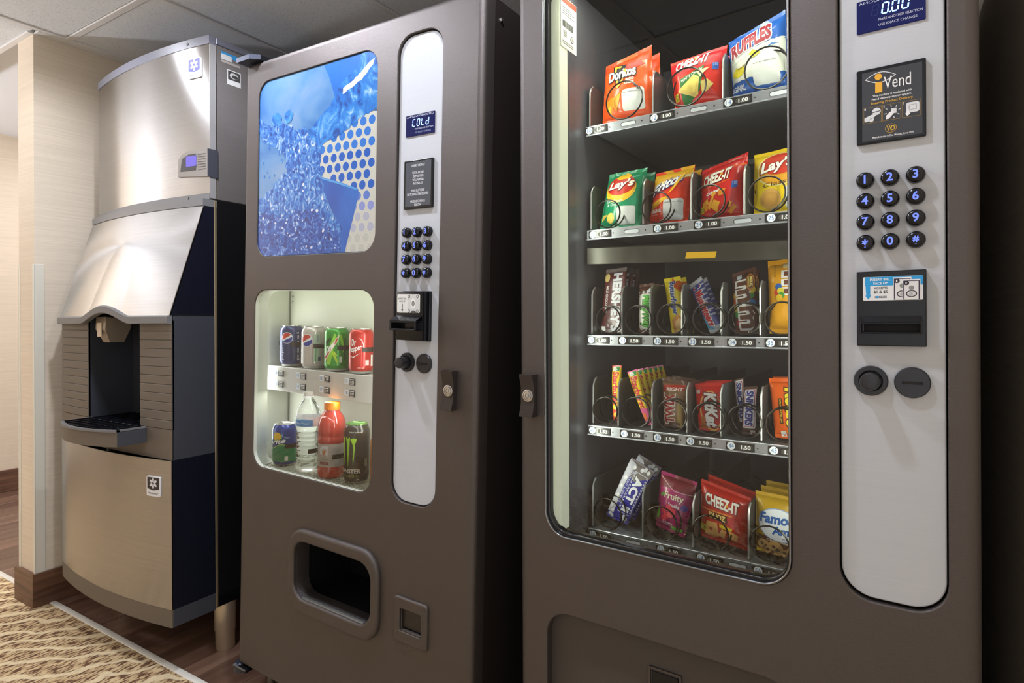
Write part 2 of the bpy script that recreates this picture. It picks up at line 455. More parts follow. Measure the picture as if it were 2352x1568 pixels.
for xx in gx:
    ylim = YE if xx < -2.8 else 2.4
    MB().cbox(xx - .012, xx + .012, -1.3, ylim, CZ - .003, CZ + .004, .0015, 1).build('grid_bar', M_GRID, ce, 0)
for yy in gy[1:]:
    MB().cbox(-4.87 if yy < YE else -2.79, .18, yy - .012, yy + .012, CZ - .0028, CZ + .004, .0015, 1).build('grid_bar', M_GRID, ce, 0)
MB().cbox(XW, XW + .045, .998, 2.4, CZ - .004, CZ + .003, .001, 1).build('wall_angle', M_GRID, ce, 0)
MB().cbox(-4.87, XW + .005, YE - .022, YE, CZ - .004, CZ + .11, .001, 1).build('wall_angle', M_GRID, ce, 0)
ch_ = MB().box(-4.9, -2.9, .995, 4.4, 2.324, 2.36).build('ceiling_corridor', M_PAINT, smooth=0)
struct(ch_, 'smooth white corridor ceiling beyond the wing wall', 'ceiling')

# fixtures: an added corridor fill panel and uplight (out of frame) and the recessed downlights that throw the hard shadows
def fill_panel(x, y, sx, sy, z, lab):
    t = empty('ceiling_fill_panel', (x, y, z)); tag(t, lab, 'light')
    MB().plate(rr(-sx / 2 - .02, -sy / 2 - .02, sx / 2 + .02, sy / 2 + .02, .004), [rr(-sx / 2, -sy / 2, sx / 2, sy / 2, .004)], 0, .02, .002).build('frame', M_GRID, t, xf=Matrix.Rotation(R(-90), 4, 'X'))
    MB().box(-sx / 2, sx / 2, -sy / 2, sy / 2, .012, .016).build('diffuser', mat('diffuser', (240, 240, 236), .6, emis=(255, 244, 230), estr=2.5), t, 0)
fill_panel(-3.9, 2.2, .55, 1.15, 2.322, 'added fill light panel, out of view in the corridor ceiling')
def fill_uplight(x, y, z, w, lab):  # unseen uplight added to brighten the ceiling and the bounce from it
    t = empty('fill_uplight_stand', (x, y, .004)); tag(t, lab, 'lamp')
    MB().lathe([(.14, 0), (.14, .012), (.03, .022), (.012, .03)], n=28).build('fill_uplight_base', M_CHROME, t)
    MB().lathe([(.011, .02), (.011, z - .10)], n=12).build('fill_uplight_pole', M_CHROME, t)
    MB().lathe([(.012, z - .11), (.06, z - .10), (.13, z - .05), (.17, z), (.165, z + .002), (.125, z - .045), (.06, z - .09), (.0005, z - .095)], n=36, cap0=False, cap1=False).build('fill_uplight_bowl', mat('fill_uplight_bowl', (216, 214, 208), .5), t)
    l = bpy.data.lights.new('fill_uplight_bulb', 'POINT'); l.energy = w; l.color = lin((244, 245, 252)); l.shadow_soft_size = .05
    o = bpy.data.objects.new('fill_uplight_bulb', l); COL.objects.link(o); o.parent = t; o.location = (0, 0, z - .02)
fill_uplight(-4.20, -.20, 1.50, 96, 'added uplight for filling the ceiling, out of frame at the left')
def downlight(x, y, power, lab):
    t = empty('recessed_downlight', (x, y, CZ - .004)); tag(t, lab, 'light', 'recessed ceiling downlights above the machines')
    MB().lathe([(.052, -.002), (.075, -.006), (.078, .0), (.05, .0)], n=32, cap0=False, cap1=False).build('trim_ring', M_GRID, t)
    MB().lathe([(.051, .004), (.051, .0)], n=32).build('lens', mat('downlight_lens', (250, 245, 235), .5, emis=(255, 236, 210), estr=14), t)
    l = bpy.data.lights.new('downlight_lamp', 'SPOT'); l.energy = power; l.color = lin((236, 242, 255)); l.spot_size = R(165); l.spot_blend = .5; l.shadow_soft_size = .035
    o = bpy.data.objects.new('downlight_lamp', l); COL.objects.link(o); o.parent = t; o.location = (0, 0, -.02)
downlight(-.50, .72, 30, 'round recessed downlight above the gap between the vending machines')
downlight(-1.50, .77, 48, 'round recessed downlight above the left side of the drink machine')
downlight(-2.32, .80, 13, 'round recessed downlight above the ice machine')

# ================================================================== VENDING MACHINES (local frame: x along the face, y into the machine, z up)
def frame_matrix(o, yaw, roll):
    cy, sy, cr, sr = math.cos(yaw), math.sin(yaw), math.cos(roll), math.sin(roll)
    u = Vector((cy * cr, sy * cr, sr)); v = Vector((-sr * cy, -sr * sy, cr)); n = u.cross(v)
    m = Matrix((u, -n, v)).transposed().to_4x4(); m.translation = o; return m
FD = frame_matrix((-1.6142, 1.0682, .1020), R(-.82), R(-1.71))
FS = frame_matrix((-.6567, 1.0812, 0), R(-2.93), 0)

def flat(y):            # artwork on a face at depth y
    return lambda a, b, h: (a, y - h, b)

SEG = {'0': 'abcdef', 'C': 'adef', 'L': 'def', 'd': 'bcdeg', 'O': 'abcdef', '8': 'abcdefg'}
def seg7(pr, ch, x, z, w, h, t, c, sl=.12):
    pts = {'a': ((0, 1), (1, 1)), 'b': ((1, 1), (1, .5)), 'c': ((1, .5), (1, 0)), 'd': ((0, 0), (1, 0)), 'e': ((0, .5), (0, 0)), 'f': ((0, 1), (0, .5)), 'g': ((0, .5), (1, .5))}
    for s_ in SEG[ch]:
        (a, b), (e, f) = pts[s_]
        p = (x + a * w + b * h * sl, z + b * h); q = (x + e * w + f * h * sl, z + f * h)
        dx, dz = q[0] - p[0], q[1] - p[1]; l = math.hypot(dx, dz); gx_, gz_ = dx / l * t * .4, dz / l * t * .4
        pr.Ln((p[0] + gx_, p[1] + gz_), (q[0] - gx_, q[1] - gz_), t, c)

B_LIT = glow((70, 110, 255), 2.2); B_CORE = glow((150, 190, 255), 3.0); B_DIM = glow((20, 45, 120), .6)
DISP = mat('display_window', (8, 14, 52), .15, emis=(10, 24, 110), estr=.35)

def control_strip(root, dv, snack):
    V = lambda z: z + dv
    # brushed strip set slightly into the door
    st = MB().plate(rr(.597, V(.594), .729, V(1.678), .044), [], .006, .012, .002).build('control_strip', M_SILVER, root, label='brushed silver control strip with rounded ends')
    # display
    d0 = V(1.4445)
    db = MB().cbox(.6205, .707, .0035, .008, d0, d0 + .049, .0008, 1).build('price_display', DISP, root, label='dark blue digital display')
    pr = Print()
    pr.T('AMOUNT DEPOSITED', (.6235, d0 + .0425, .7045, d0 + .0465), (205, 210, 225), lay=0)
    if snack:
        seg7(pr, '8', .640, d0 + .0225, .0075, .0155, .0014, B_DIM)
        for i in range(3): seg7(pr, '0', .653 + i * .0125, d0 + .0225, .0075, .0155, .0020, B_CORE)
        pr.Rc(.6628, d0 + .0215, .6648, d0 + .0235, B_CORE)
    else:
        for i, c in enumerate('COLd'): seg7(pr, c, .641 + i * .0135, d0 + .022, .0075, .0155, .0020, B_CORE)
    pr.T('MAKE ANOTHER SELECTION', (.649, d0 + .0135, .7035, d0 + .017), (205, 210, 225), lay=0)
    pr.T('USE EXACT CHANGE', (.649, d0 + .0055, .697, d0 + .009), (150, 160, 190) if not snack else (205, 210, 225), lay=0)
    pr.build('display_lettering', flat(.0034), db, step=.00015)
    # instruction plate
    p0, p1 = V(1.276), V(1.388)
    pl = MB().plate(rr(.620, p0, .707, p1, .002, 3), [], .0005, .008, .0012).build('instruction_plate', M_BLACK, root)
    pr = Print()
    if not snack:
        pr.Rc(.6255, p0 + .006, .7025, p1 - .004, (72, 76, 84), lay=0)
        for i, (t, w) in enumerate((('INSERT MONEY', .020), None and 0 or ('', 0), ('TOTAL MONEY', .018), ('DEPOSITED', .016), ('WILL APPEAR', .017), ('IN DISPLAY', .015), ('', 0), ('PUSH BUTTONS', .020), ('MATCHING ITEM DESIRED', .032), ('', 0), ('RECEIVE CHANGE', .022), ('BELOW', .010))):
            if t:
                zc = p1 - .013 - i * .0082
                pr.T(t, (.664 - w, zc - .0028, .664 + w, zc + .0028), (225, 226, 230), bold=.01, lay=1)
    else:
        pr.Rc(.6275, p0 + .004, .7025, p1 - .005, (62, 64, 70), lay=0)
        eye = [(.636 + .040 * k / 12, V(1.3805) - .0005 + .0085 * math.sin(PI * k / 12)) for k in range(13)] + [(.676 - .040 * k / 12, V(1.3805) - .0005 - .0078 * math.sin(PI * k / 12)) for k in range(1, 12)]
        e2 = [(.656 + (a - .656) * .93, V(1.3805) + (b - V(1.3805)) * .86) for a, b in eye]
        sh = -.008
        pr.P([(a - .005, b + sh) for a, b in eye], (235, 236, 238), lay=1); pr.P([(a - .005, b + sh) for a, b in e2], (62, 64, 70), lay=2)
        pr.E(.6485, V(1.3735), .0047, .0047, (236, 178, 58), lay=3)
        pr.Rc(.6445, V(1.350), .6535, V(1.3655), (236, 178, 58), lay=3)
        pr.T('Vend', (.6555, V(1.3535), .689, V(1.3715)), (240, 240, 240), lay=3)
        pr.T('This machine is equipped with', (.641, V(1.3435), .690, V(1.3475)), (228, 228, 228), bold=.015, lay=1)
        pr.T('iVend delivery sensor system.', (.640, V(1.3385), .690, V(1.3425)), (228, 228, 228), bold=.015, lay=1)
        pr.T('Ensuring Product Delivery.', (.639, V(1.3325), .692, V(1.3370)), (214, 166, 50), bold=.015, lay=1)
        gold = (164, 132, 52)
        for i in range(3):
            a = .6295 + i * .0242
            pr.Fr(a, V(1.3065), a + .0228, V(1.3300), .0004, gold)
            pr.T(str(i + 1), (a + .001, V(1.3262), a + .0028, V(1.3290)), (230, 230, 230), lay=2)
        wh = (220, 222, 226)
        a = .6295; pr.E(a + .0165, V(1.3225), .0055, .0055, wh, lay=2); pr.Ln((a + .011, V(1.3215)), (a + .021, V(1.3225)), .001, (40, 42, 46), lay=3)
        pr.P([(a + .001, V(1.3095)), (a + .004, V(1.3085)), (a + .010, V(1.3120)), (a + .016, V(1.3165)), (a + .017, V(1.3195)), (a + .010, V(1.3185)), (a + .001, V(1.3150))], wh, lay=3)
        pr.E(a + .010, V(1.311), .003, .0035, wh, rot=-35, lay=3)
        a += .0242; pr.Rc(a + .0105, V(1.3155), a + .0175, V(1.3230), wh, lay=2)
        for k in range(8):
            an = PI / 4 * k + .2; cx, cz = a + .0125, V(1.3185)
            pr.Ln((cx + .0075 * math.cos(an), cz + .0075 * math.sin(an)), (cx + .0105 * math.cos(an), cz + .0105 * math.sin(an)), .0009, wh, lay=2)
        pr.P([(a + .004, V(1.3085)), (a + .008, V(1.3085)), (a + .0145, V(1.316)), (a + .0135, V(1.3200)), (a + .009, V(1.318)), (a + .0045, V(1.3135))], (238, 238, 240), lay=4)
        a += .0242; pr.Rc(a + .005, V(1.3125), a + .021, V(1.3275), wh, r=.003, lay=2); pr.Fr(a + .0085, V(1.3165), a + .0175, V(1.3240), .0004, (120, 122, 126))
        pr.P([(a + .004, V(1.3115)), (a + .0065, V(1.3080)), (a + .010, V(1.3110)), (a + .0085, V(1.3155)), (a + .011, V(1.3175)), (a + .0065, V(1.3165))], (238, 238, 240), lay=5)
        pr.E(.664, V(1.2945), .0072, .0066, (214, 166, 50), lay=1); pr.E(.664, V(1.2945), .0066, .0060, (62, 64, 70), lay=2)
        pr.T('W', (.6590, V(1.2910), .6660, V(1.2982)), (230, 186, 60), lay=3); pr.T('D', (.6640, V(1.2910), .6690, V(1.2982)), (230, 186, 60), lay=3)
        pr.T('Manufactured in Des Moines, Iowa USA', (.641, V(1.2822), .692, V(1.2856)), (228, 228, 228), bold=.012, lay=1)
    pr.build('plate_print', flat(.0004), pl, step=.0001)
    # keypad: twelve domed buttons
    keys = '123456789*0#'
    dome = MB().lathe([(.0122, 0), (.0122, .002), (.0117, .004), (.0117, .0085), (.0108, .0108), (.0085, .0125), (.0045, .0134), (.0004, .0137)], n=24, axis='y', cap0=False)
    first = None
    for i, c in enumerate(keys):
        cx, cz = .631 + (i % 3) * .0315, V(1.222) - (i // 3) * .0313
        if first is None:
            b = dome.build('keypad_button', M_BLACK, root, label='glossy black round key with a glowing blue character'); first = b
        else:
            b = first.copy(); COL.objects.link(b); b.parent = root
        b.location = (cx, .006, cz)
        pr = Print(); hh = .0062 if c not in '*#' else .0045
        vs_, _ = text2d(c, .02)
        wd = (max(v[0] for v in vs_) - min(v[0] for v in vs_)) / (max(v[1] for v in vs_) - min(v[1] for v in vs_) + 1e-9) * hh * 2
        pr.T(c, (-wd / 2, -hh, wd / 2, hh), glow((105, 125, 255), 1.6), bold=.02)
        if c in '*#': pr.P([(-.0015, -.0075), (.0015, -.0075), (0, -.0062)], glow((105, 125, 255), 1.6))
        pr.build('key_character', lambda a, e, h: (a, -.01395 + 14 * (a * a + e * e), e), b, cuts=([i * .0012 for i in range(-6, 7)], [i * .0012 for i in range(-8, 7)]))
    # bill validator
    b0, b1 = V(.9735), V(1.0845)
    if not snack:
        va = MB(); va.cbox(.6245, .7075, -.002, .012, b0 - .001, b1 + .002, .001, 1); va.cbox(.621, .703, -.020, -.002, b0, b1, .0015, 2)
        va.cbox(.6225, .7015, -.042, -.018, b0 + .040, b0 + .0455, .001, 1); va.cbox(.6225, .7015, -.042, -.018, b0 + .0225, b0 + .027, .001, 1)
        va.cbox(.6225, .6275, -.042, -.018, b0 + .024, b0 + .044, .001, 1); va.cbox(.6965, .7015, -.042, -.018, b0 + .024, b0 + .044, .001, 1)
        va.add([(.6225, -.042, b0 + .0455), (.7015, -.042, b0 + .0455), (.7015, -.020, b0 + .056), (.6225, -.020, b0 + .056)], [(0, 1, 2, 3)])
        va = va.build('bill_validator', M_BLACK, root, label='black bill slot unit with a jutting mouth')
        pr = Print(); s0, s1 = b0 + .063, b1 - .006
        pr.Rc(.6255, s0, .6945, s1, (232, 232, 230), r=.003, lay=0)
        pr.T('INSERT BILL', (.628, s1 - .012, .6545, s1 - .008), (60, 60, 60), lay=1); pr.T('FACE UP', (.632, s1 - .018, .6505, s1 - .014), (60, 60, 60), lay=1)
        pr.Rc(.6405, s0 + .006, .6425, s0 + .020, (30, 30, 30), lay=1); pr.P([(.6375, s0 + .007), (.6455, s0 + .007), (.6415, s0 + .003)], (30, 30, 30), lay=2)
        pr.Rc(.6585, s0 + .001, .6910, s1 - .001, (215, 216, 214), lay=1)
        for (ex, ez) in ((.6615, s1 - .005), (.687, s1 - .005), (.6615, s0 + .004), (.687, s0 + .004)): pr.E(ex, ez, .0035, .004, (90, 90, 88), lay=2); pr.E(ex, ez, .002, .0024, (215, 216, 214), lay=3)
        pr.E(.6745, (s0 + s1) / 2, .0075, .012, (240, 240, 238), lay=2); pr.E(.6745, (s0 + s1) / 2, .0042, .0055, (70, 70, 70), lay=3); pr.E(.6745, (s0 + s1) / 2, .0028, .0038, (190, 190, 188), lay=4); pr.T('1', (.6735, (s0 + s1) / 2 - .002, .6755, (s0 + s1) / 2 + .002), (50, 50, 50), lay=5)
        pr.E(.676, s0 + .0015, .008, .003, (80, 80, 78), lay=4)
        pr.build('validator_sticker', flat(-.0200), va, step=.00012)
    else:
        va = MB().plate(rr(.6195, b0, .7065, b1, .0015, 3), [rr(.6265, b0 + .021, .6985, b0 + .034, .001, 3)], -.0045, .012, .0015)
        va.cbox(.6245, .7005, -.007, -.004, b0 + .034, b0 + .043, .0008, 1)
        va.cbox(.6245, .7005, -.012, -.004, b0 + .033, b0 + .0355, .0008, 1); va.cbox(.6245, .7005, -.010, -.004, b0 + .0185, b0 + .021, .0008, 1)
        va.cbox(.6235, .6262, -.012, -.004, b0 + .0185, b0 + .043, .0008, 1); va.cbox(.6988, .7015, -.012, -.004, b0 + .0185, b0 + .043, .0008, 1)
        va.box(.6245, .7005, .0105, .0115, b0 + .018, b0 + .036)
        va.add([(.6245, -.012, b0 + .0355), (.7005, -.012, b0 + .0355), (.7005, -.0065, b0 + .0445), (.6245, -.0065, b0 + .0445)], [(0, 1, 2, 3)])
        va = va.build('bill_validator', M_BLACK, root, label='black bill slot unit with a blue and white sticker')
        pr = Print(); s0, s1 = b0 + .0675, b1 - .0085; x0, x1 = .628, .7025; H = s1 - s0; Wd = x1 - x0
        X = lambda t: x0 + Wd * t
        Z = lambda t: s0 + H * t
        blue = (40, 160, 226)
        pr.Rc(x0, s0, x1, s1, (234, 235, 238), r=.0018, lay=0)
        pr.Rc(X(.035), Z(.62), x1, s1 - .0002, blue, lay=1)
        pr.P([(X(.035), Z(.99)), (X(.125), Z(.99)), (X(.125), Z(.22)), (X(.145), Z(.22)), (X(.09), Z(.05)), (X(.035), Z(.22)), (X(.055), Z(.22))], blue, lay=2)
        pr.T('INSERT BILL', (X(.12), Z(.83), X(.47), Z(.94)), (236, 240, 246), bold=.03, lay=3); pr.T('FACE UP', (X(.18), Z(.67), X(.42), Z(.78)), (236, 240, 246), bold=.03, lay=3)
        pr.T('ACCEPTS', (X(.19), Z(.48), X(.42), Z(.57)), (24, 24, 28), bold=.02, lay=1); pr.T('$1 & $5', (X(.185), Z(.29), X(.42), Z(.42)), (24, 24, 28), bold=.02, lay=1)
        pr.T('CONLUX', (X(.20), Z(.10), X(.41), Z(.19)), (24, 24, 28), bold=.03, lay=1); pr.E(X(.252), Z(.145), .0018, .0018, blue, lay=2)
        for (a, b, t, n) in ((.525, .80, .90, '1'), (.68, .945, .80, '5')):
            L0 = 3 if n == '1' else 9
            pr.Rc(X(a - .012), Z(.02), X(b + .012), Z(t + .05), (240, 240, 244), lay=L0); pr.Rc(X(a), Z(.02), X(b), Z(t), (46, 36, 60), lay=L0 + 1); pr.Rc(X(a + .018), Z(.02), X(b - .018), Z(t - .03), (228, 228, 230), lay=L0 + 2)
            pr.E(X(a + .05), Z(t - .10), .0035, .0032, (40, 36, 50), lay=L0 + 3); pr.T(n, (X(a + .035), Z(t - .15), X(a + .06), Z(t - .05)), (236, 236, 238), rot=-90, lay=L0 + 4)
            pr.E(X((a + b) / 2), Z(t - .30), .0032, .0032, (140, 142, 140), lay=L0 + 3); pr.E(X((a + b) / 2), Z(.26), .0068, .0050, (60, 56, 66), lay=L0 + 3); pr.E(X((a + b) / 2), Z(.26), .0052, .0038, (214, 214, 216), lay=L0 + 4); pr.E(X((a + b) / 2) - .0005, Z(.25), .0022, .0028, (180, 180, 182), lay=L0 + 5)
        pr.build('validator_sticker', flat(-.0045), va, step=.00008)
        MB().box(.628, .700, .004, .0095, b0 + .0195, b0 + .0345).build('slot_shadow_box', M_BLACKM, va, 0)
    # coin return button and coin slot
    cb = MB().lathe([(.0225, 0), (.0225, .004), (.021, .0062), (.016, .0062), (.0135, .003)], (.637, .006, V(.921)), 32, 'y', cap0=False)
    cb.build('coin_return_button', M_COIN, root)
    q = .030
    MB().lathe([(.0128, 0), (.0128, q - .003), (.0118, q - .0008), (.0095, q), (.0002, q - .0005)], (.637, .004, V(.921)), 28, 'y', cap0=False).build('coin_return_knob', M_COIN, root)
    cs = MB().lathe([(.0225, 0), (.0225, .004), (.021, .0058), (.0002, .0062)], (.689, .006, V(.921)), 32, 'y', cap0=False).build('coin_slot_plate', M_COIN, root)
    MB().cbox(.6765, .7015, -.0012, .004, V(.919), V(.923), .0004, 1).build('coin_slot', M_BLACKM, cs, 0)

def lock(root, x0, x1, z0, z1):
    p = .021; zc = (z0 + z1) / 2
    b = MB()
    # housing with a concave front: profile in (y,z) extruded along x
    prof = [(0, z0), (-p, z0), (-p, z0 + .002), (-p * .66, zc - .018), (-p * .66, zc + .018), (-p, z1 - .002), (-p, z1), (0, z1)]
    b.loft([[(x0, y, z) for y, z in prof], [(x1, y, z) for y, z in prof]])
    lk = b.build('door_lock', mat('lock_housing', (66, 60, 58), .33, metal=.5, bump=(700, .4, 2)), root, smooth=20, label='dark metal lock housing on the door edge')
    MB().lathe([(.0125, 0), (.0125, .003), (.0105, .0035), (.0105, .001), (.0085, .001), (.0085, .004), (.0055, .0045), (.0055, .002), (.0035, .002), (.0035, .005), (.0002, .005)], ((x0 + x1) / 2 + .002, -p * .66 + .0008, zc), 28, 'y', cap0=False).build('lock_cylinder', M_CHROME, lk, smooth=40)

# ---------------------------------------------------------------- drink machine
dm = empty('drink_vending_machine', mw=FD)
tag(dm, 'brown drink vending machine with a blue water splash poster and lit can window', 'vending machine')
DW, DH, DD = .842, 1.735, .76
poster_r = rr(.063, 1.183, .529, 1.673, .046)
win_r = rr(.0575, .5905, .529, 1.0900, .046)
strip_r = rr(.595, .592, .731, 1.680, .046)
open_r = rr(.256, .271, .543, .425, .042)
cup_r = rr(.637, .295, .700, .346, .003, 3)
MB().plate(rr(0, 0, DW, DH, .012, 4), [poster_r, win_r, strip_r, open_r, cup_r], 0, .042, .014, 5, hfil=.002).build('door', M_BROWN, dm, label='textured dark brown door front')
cab = MB(); cab.box(.004, .028, .046, DD, 0, DH - .002); cab.box(DW - .030, DW - .004, .046, DD, 0, DH - .002)
cab.box(.03, DW - .03, .046, DD, DH - .03, DH - .002); cab.box(.03, DW - .03, .046, DD, 0, .03); cab.box(.03, DW - .03, DD - .02, DD, .03, DH - .03)
cab.build('cabinet', M_BROWN2, dm, smooth=0)
MB().box(.006, DW - .006, .041, .047, .004, DH - .006).build('door_seal', M_BLACKM, dm, 0) if False else None
# divider walls inside so light does not leak between compartments
MB().box(.548, .556, .043, .60, .03, 1.70).build('inner_partition', M_BLACKM, dm, 0)
MB().cbox(DW - .0045, DW - .0025, .062, .066, 1.688, 1.692, .0005, 1).build('side_screw', M_CHROME, dm, 0)
MB().lathe([(.006, 0), (.006, .002), (.004, .004), (.0003, .0045)], (DW - .004, .070, 1.690), 14, 'x', cap0=False).build('side_screw', M_CHROME, dm)
# interior liner of the lit window
ln = MB()
xl, xr, yb, zb, zt = .032, .546, .138, .575, 1.115
ln.add([(xl, .043, zb), (xl, yb, zb), (xl, yb, zt), (xl, .043, zt)], [(0, 1, 2, 3)])
ln.add([(xl, yb, zb), (xr, yb, zb), (xr, yb, zt), (xl, yb, zt)], [(0, 1, 2, 3)])
ln.add([(xr, yb, zb), (xr, .043, zb), (xr, .043, zt), (xr, yb, zt)], [(0, 1, 2, 3)])
ln.add([(xl, yb, zt), (xr, yb, zt), (xr, .043, zt), (xl, .043, zt)], [(0, 1, 2, 3)])
ln.build('display_liner', M_LINER, dm, 0)
ln = MB().box(xl + .002, xl + .004, yb - .004, yb, zb, zt); ln.build('liner_seam', mat('seam_grey', (120, 122, 112), .5), dm, 0)
for zz in (1.075, 1.058): MB().lathe([(.004, 0), (.004, .001), (.0003, .003)], (xl + .014, yb - .0005, zz), 12, 'y', cap0=False).build('liner_rivet', M_CHROME, dm)
# mesh floor of the display
fm = MB()
fm.box(xl, xr, .008, yb, .5865, .5885)
xx = xl + .004
while xx < xr: fm.box(xx, xx + .0022, .008, yb, .5885, .5925); xx += .0085
yy = .009
while yy < yb: fm.box(xl, xr, yy, yy + .0022, .5885, .5925); yy += .0085
fmo = fm.build('mesh_floor', M_LINER, dm, 0, label='white square mesh floor'); fmo['kind'] = 'stuff'
# glass, poster
MB().plate(rr(.059, .592, .5275, 1.0885, .045), [], .012, .0125, .0001, 1, back=False).build('window_pane', M_GLASS, dm, 0, label='clear glass pane of the can window')
POST_LIT = .10
rv = MB(); a_, b_ = rr(.0585, .5915, .528, 1.089, .045)(0), rr(.0585, .5915, .528, 1.089, .045)(0)
rv.loft([[(x, .002, z) for x, z in a_], [(x, .044 if z > .5925 else .007, z) for x, z in b_]], True, False, False)
rv.build('window_reveal', M_LINER, dm, label='white lining of the window opening')
bgm = ramp_mat('poster_sky', dk([(.30, (60, 140, 228)), (.48, (112, 176, 240)), (.70, (150, 192, 240))], .70), (7, 7, 9), 3, .8, .3, POST_LIT)
pp = MB().plate(rr(.0640, 1.184, .528, 1.672, .045), [], .0035, .008, .0005, 1).build('poster_panel', bgm, dm, label='backlit water splash picture panel')
DEEP = ramp_mat('poster_deep', dk([(.3, (24, 110, 214)), (.7, (48, 142, 230))]), (9, 9, 9), 2, .2, .3, POST_LIT)
STREAM = ramp_mat('poster_stream', dk([(.30, (8, 60, 150)), (.43, (28, 122, 222)), (.55, (50, 150, 236)), (.66, (150, 205, 248)), (.74, (248, 252, 255))]), (22, 22, 15), 4, 2.2, .3, POST_LIT)
SPLASH = ramp_mat('poster_splash', dk([(.24, (8, 34, 104)), (.38, (16, 78, 178)), (.50, (40, 126, 220)), (.60, (120, 178, 236)), (.70, (240, 246, 255))]), (44, 44, 32), 6, 2.6, .3, POST_LIT)
DARKW = ramp_mat('poster_dark_water', dk([(.30, (14, 24, 92)), (.45, (18, 72, 172)), (.58, (40, 112, 212)), (.68, (170, 204, 246))]), (40, 40, 40), 6, 2.5, .3, POST_LIT)
CUPB = ramp_mat('poster_cup', dk([(.3, (14, 84, 188)), (.7, (30, 118, 220))]), (12, 12, 6), 2, .4, .3, POST_LIT)
GRIDB = mat('poster_grid', (176, 175, 164), .4, emis=(214, 212, 198), estr=POST_LIT)
def pem(c): return mat('poster_%d_%d_%d' % c, tuple(int(v * .8) for v in c), .35, emis=c, estr=POST_LIT)
def ragged(poly, amp, step=.008, sd=0.):
    out = []
    for i, a in enumerate(poly):
        b = poly[(i + 1) % len(poly)]; l = math.hypot(b[0] - a[0], b[1] - a[1]); n_ = max(1, int(l / step)); nx, ny = -(b[1] - a[1]) / (l + 1e-9), (b[0] - a[0]) / (l + 1e-9)
        for k in range(n_):
            t = k / n_; x, y = a[0] + (b[0] - a[0]) * t, a[1] + (b[1] - a[1]) * t
            w = noise.noise(Vector((x * 60 + sd, y * 60, sd))) * amp + noise.noise(Vector((x * 170, y * 170 + sd, 3))) * amp * .5
            out.append((x + nx * w, y + ny * w))
    return out
PX = {
'deep': [(0.333, 1.668), (0.472, 1.676), (0.528, 1.671), (0.532, 1.52), (0.357, 1.549), (0.377, 1.576), (0.355, 1.632)], 'stream': [(0.472, 1.676), (0.51, 1.673), (0.533, 1.657), (0.536, 1.529), (0.504, 1.526), (0.429, 1.495), (0.379, 1.478), (0.333, 1.467), (0.323, 1.454), (0.29, 1.487), (0.27, 1.508), (0.3, 1.526), (0.336, 1.548), (0.357, 1.562), (0.377, 1.583), (0.401, 1.613), (0.435, 1.627), (0.461, 1.645)], 'splash': [(0.054, 1.58), (0.08, 1.565), (0.117, 1.538), (0.129, 1.548), (0.165, 1.55), (0.182, 1.54), (0.211, 1.536), (0.22, 1.518), (0.256, 1.52), (0.29, 1.492), (0.323, 1.456), (0.326, 1.413), (0.33, 1.371), (0.341, 1.341), (0.373, 1.29), (0.405, 1.25), (0.406, 1.178), (0.281, 1.178), (0.057, 1.174), (0.054, 1.332), (0.103, 1.366), (0.191, 1.414), (0.178, 1.452), (0.124, 1.49), (0.081, 1.504), (0.074, 1.524), (0.055, 1.54)], 'cup': [(0.327, 1.383), (0.402, 1.362), (0.466, 1.339), (0.467, 1.325), (0.451, 1.274), (0.419, 1.178), (0.386, 1.179), (0.384, 1.272), (0.341, 1.341)], 'dark': [(0.054, 1.301), (0.116, 1.312), (0.177, 1.282), (0.239, 1.303), (0.305, 1.295), (0.353, 1.26), (0.395, 1.233), (0.406, 1.209), (0.401, 1.171), (0.057, 1.17)], 'grid': [(0.317, 1.453), (0.333, 1.468), (0.429, 1.498), (0.504, 1.53), (0.541, 1.532), (0.549, 1.167), (0.411, 1.171), (0.464, 1.327), (0.461, 1.341), (0.324, 1.385)], 'rim': [(0.33, 1.382), (0.402, 1.361), (0.465, 1.34), (0.463, 1.336), (0.4, 1.356), (0.33, 1.377)], 'hl1': [(0.406, 1.598), (0.445, 1.612), (0.474, 1.629), (0.506, 1.649), (0.517, 1.652), (0.511, 1.635), (0.474, 1.609), (0.436, 1.593), (0.407, 1.583)], 'hl2': [(0.24, 1.502), (0.273, 1.512), (0.276, 1.494), (0.246, 1.48), (0.243, 1.386), (0.234, 1.387), (0.235, 1.46)], 'drop1': [(0.12, 1.564), (0.128, 1.576), (0.146, 1.578), (0.163, 1.563), (0.159, 1.547), (0.138, 1.541), (0.123, 1.549)], 'drop2': [(0.175, 1.556), (0.181, 1.573), (0.198, 1.577), (0.212, 1.565), (0.205, 1.547), (0.188, 1.54), (0.177, 1.546)]}
pr = Print()
pr.P(PX['deep'], DEEP, lay=0); pr.P(PX['grid'], GRIDB, lay=0)
def inside(p, poly):
    c = False; n = len(poly)
    for i in range(n):
        a, b = poly[i], poly[i - 1]
        if (a[1] > p[1]) != (b[1] > p[1]) and p[0] < (b[0] - a[0]) * (p[1] - a[1]) / (b[1] - a[1]) + a[0]: c = not c
    return c
pitch = .0300; row = 0; zz = 1.192
while zz < 1.60:
    xx = .300 + (pitch / 2 if row % 2 else 0)
    while xx < .522:
        if inside((xx, zz), PX['grid']) or inside((xx + .012, zz), PX['grid']):
            t = (zz - 1.19) / .40
            c = (205, 206, 196) if t < .12 else (190, 192, 210) if t < .20 else (150, 160, 222) if t < .27 else (96, 132, 214) if t < .33 else (14, 96, 200) if t < .62 else (40, 124, 220)
            pr.E(xx, zz, .0125, .0125, pem((232, 232, 220)), 20, lay=1); pr.E(xx, zz, .0113, .0113, pem(c), 20, lay=2)
        xx += pitch
    zz += pitch * .866; row += 1
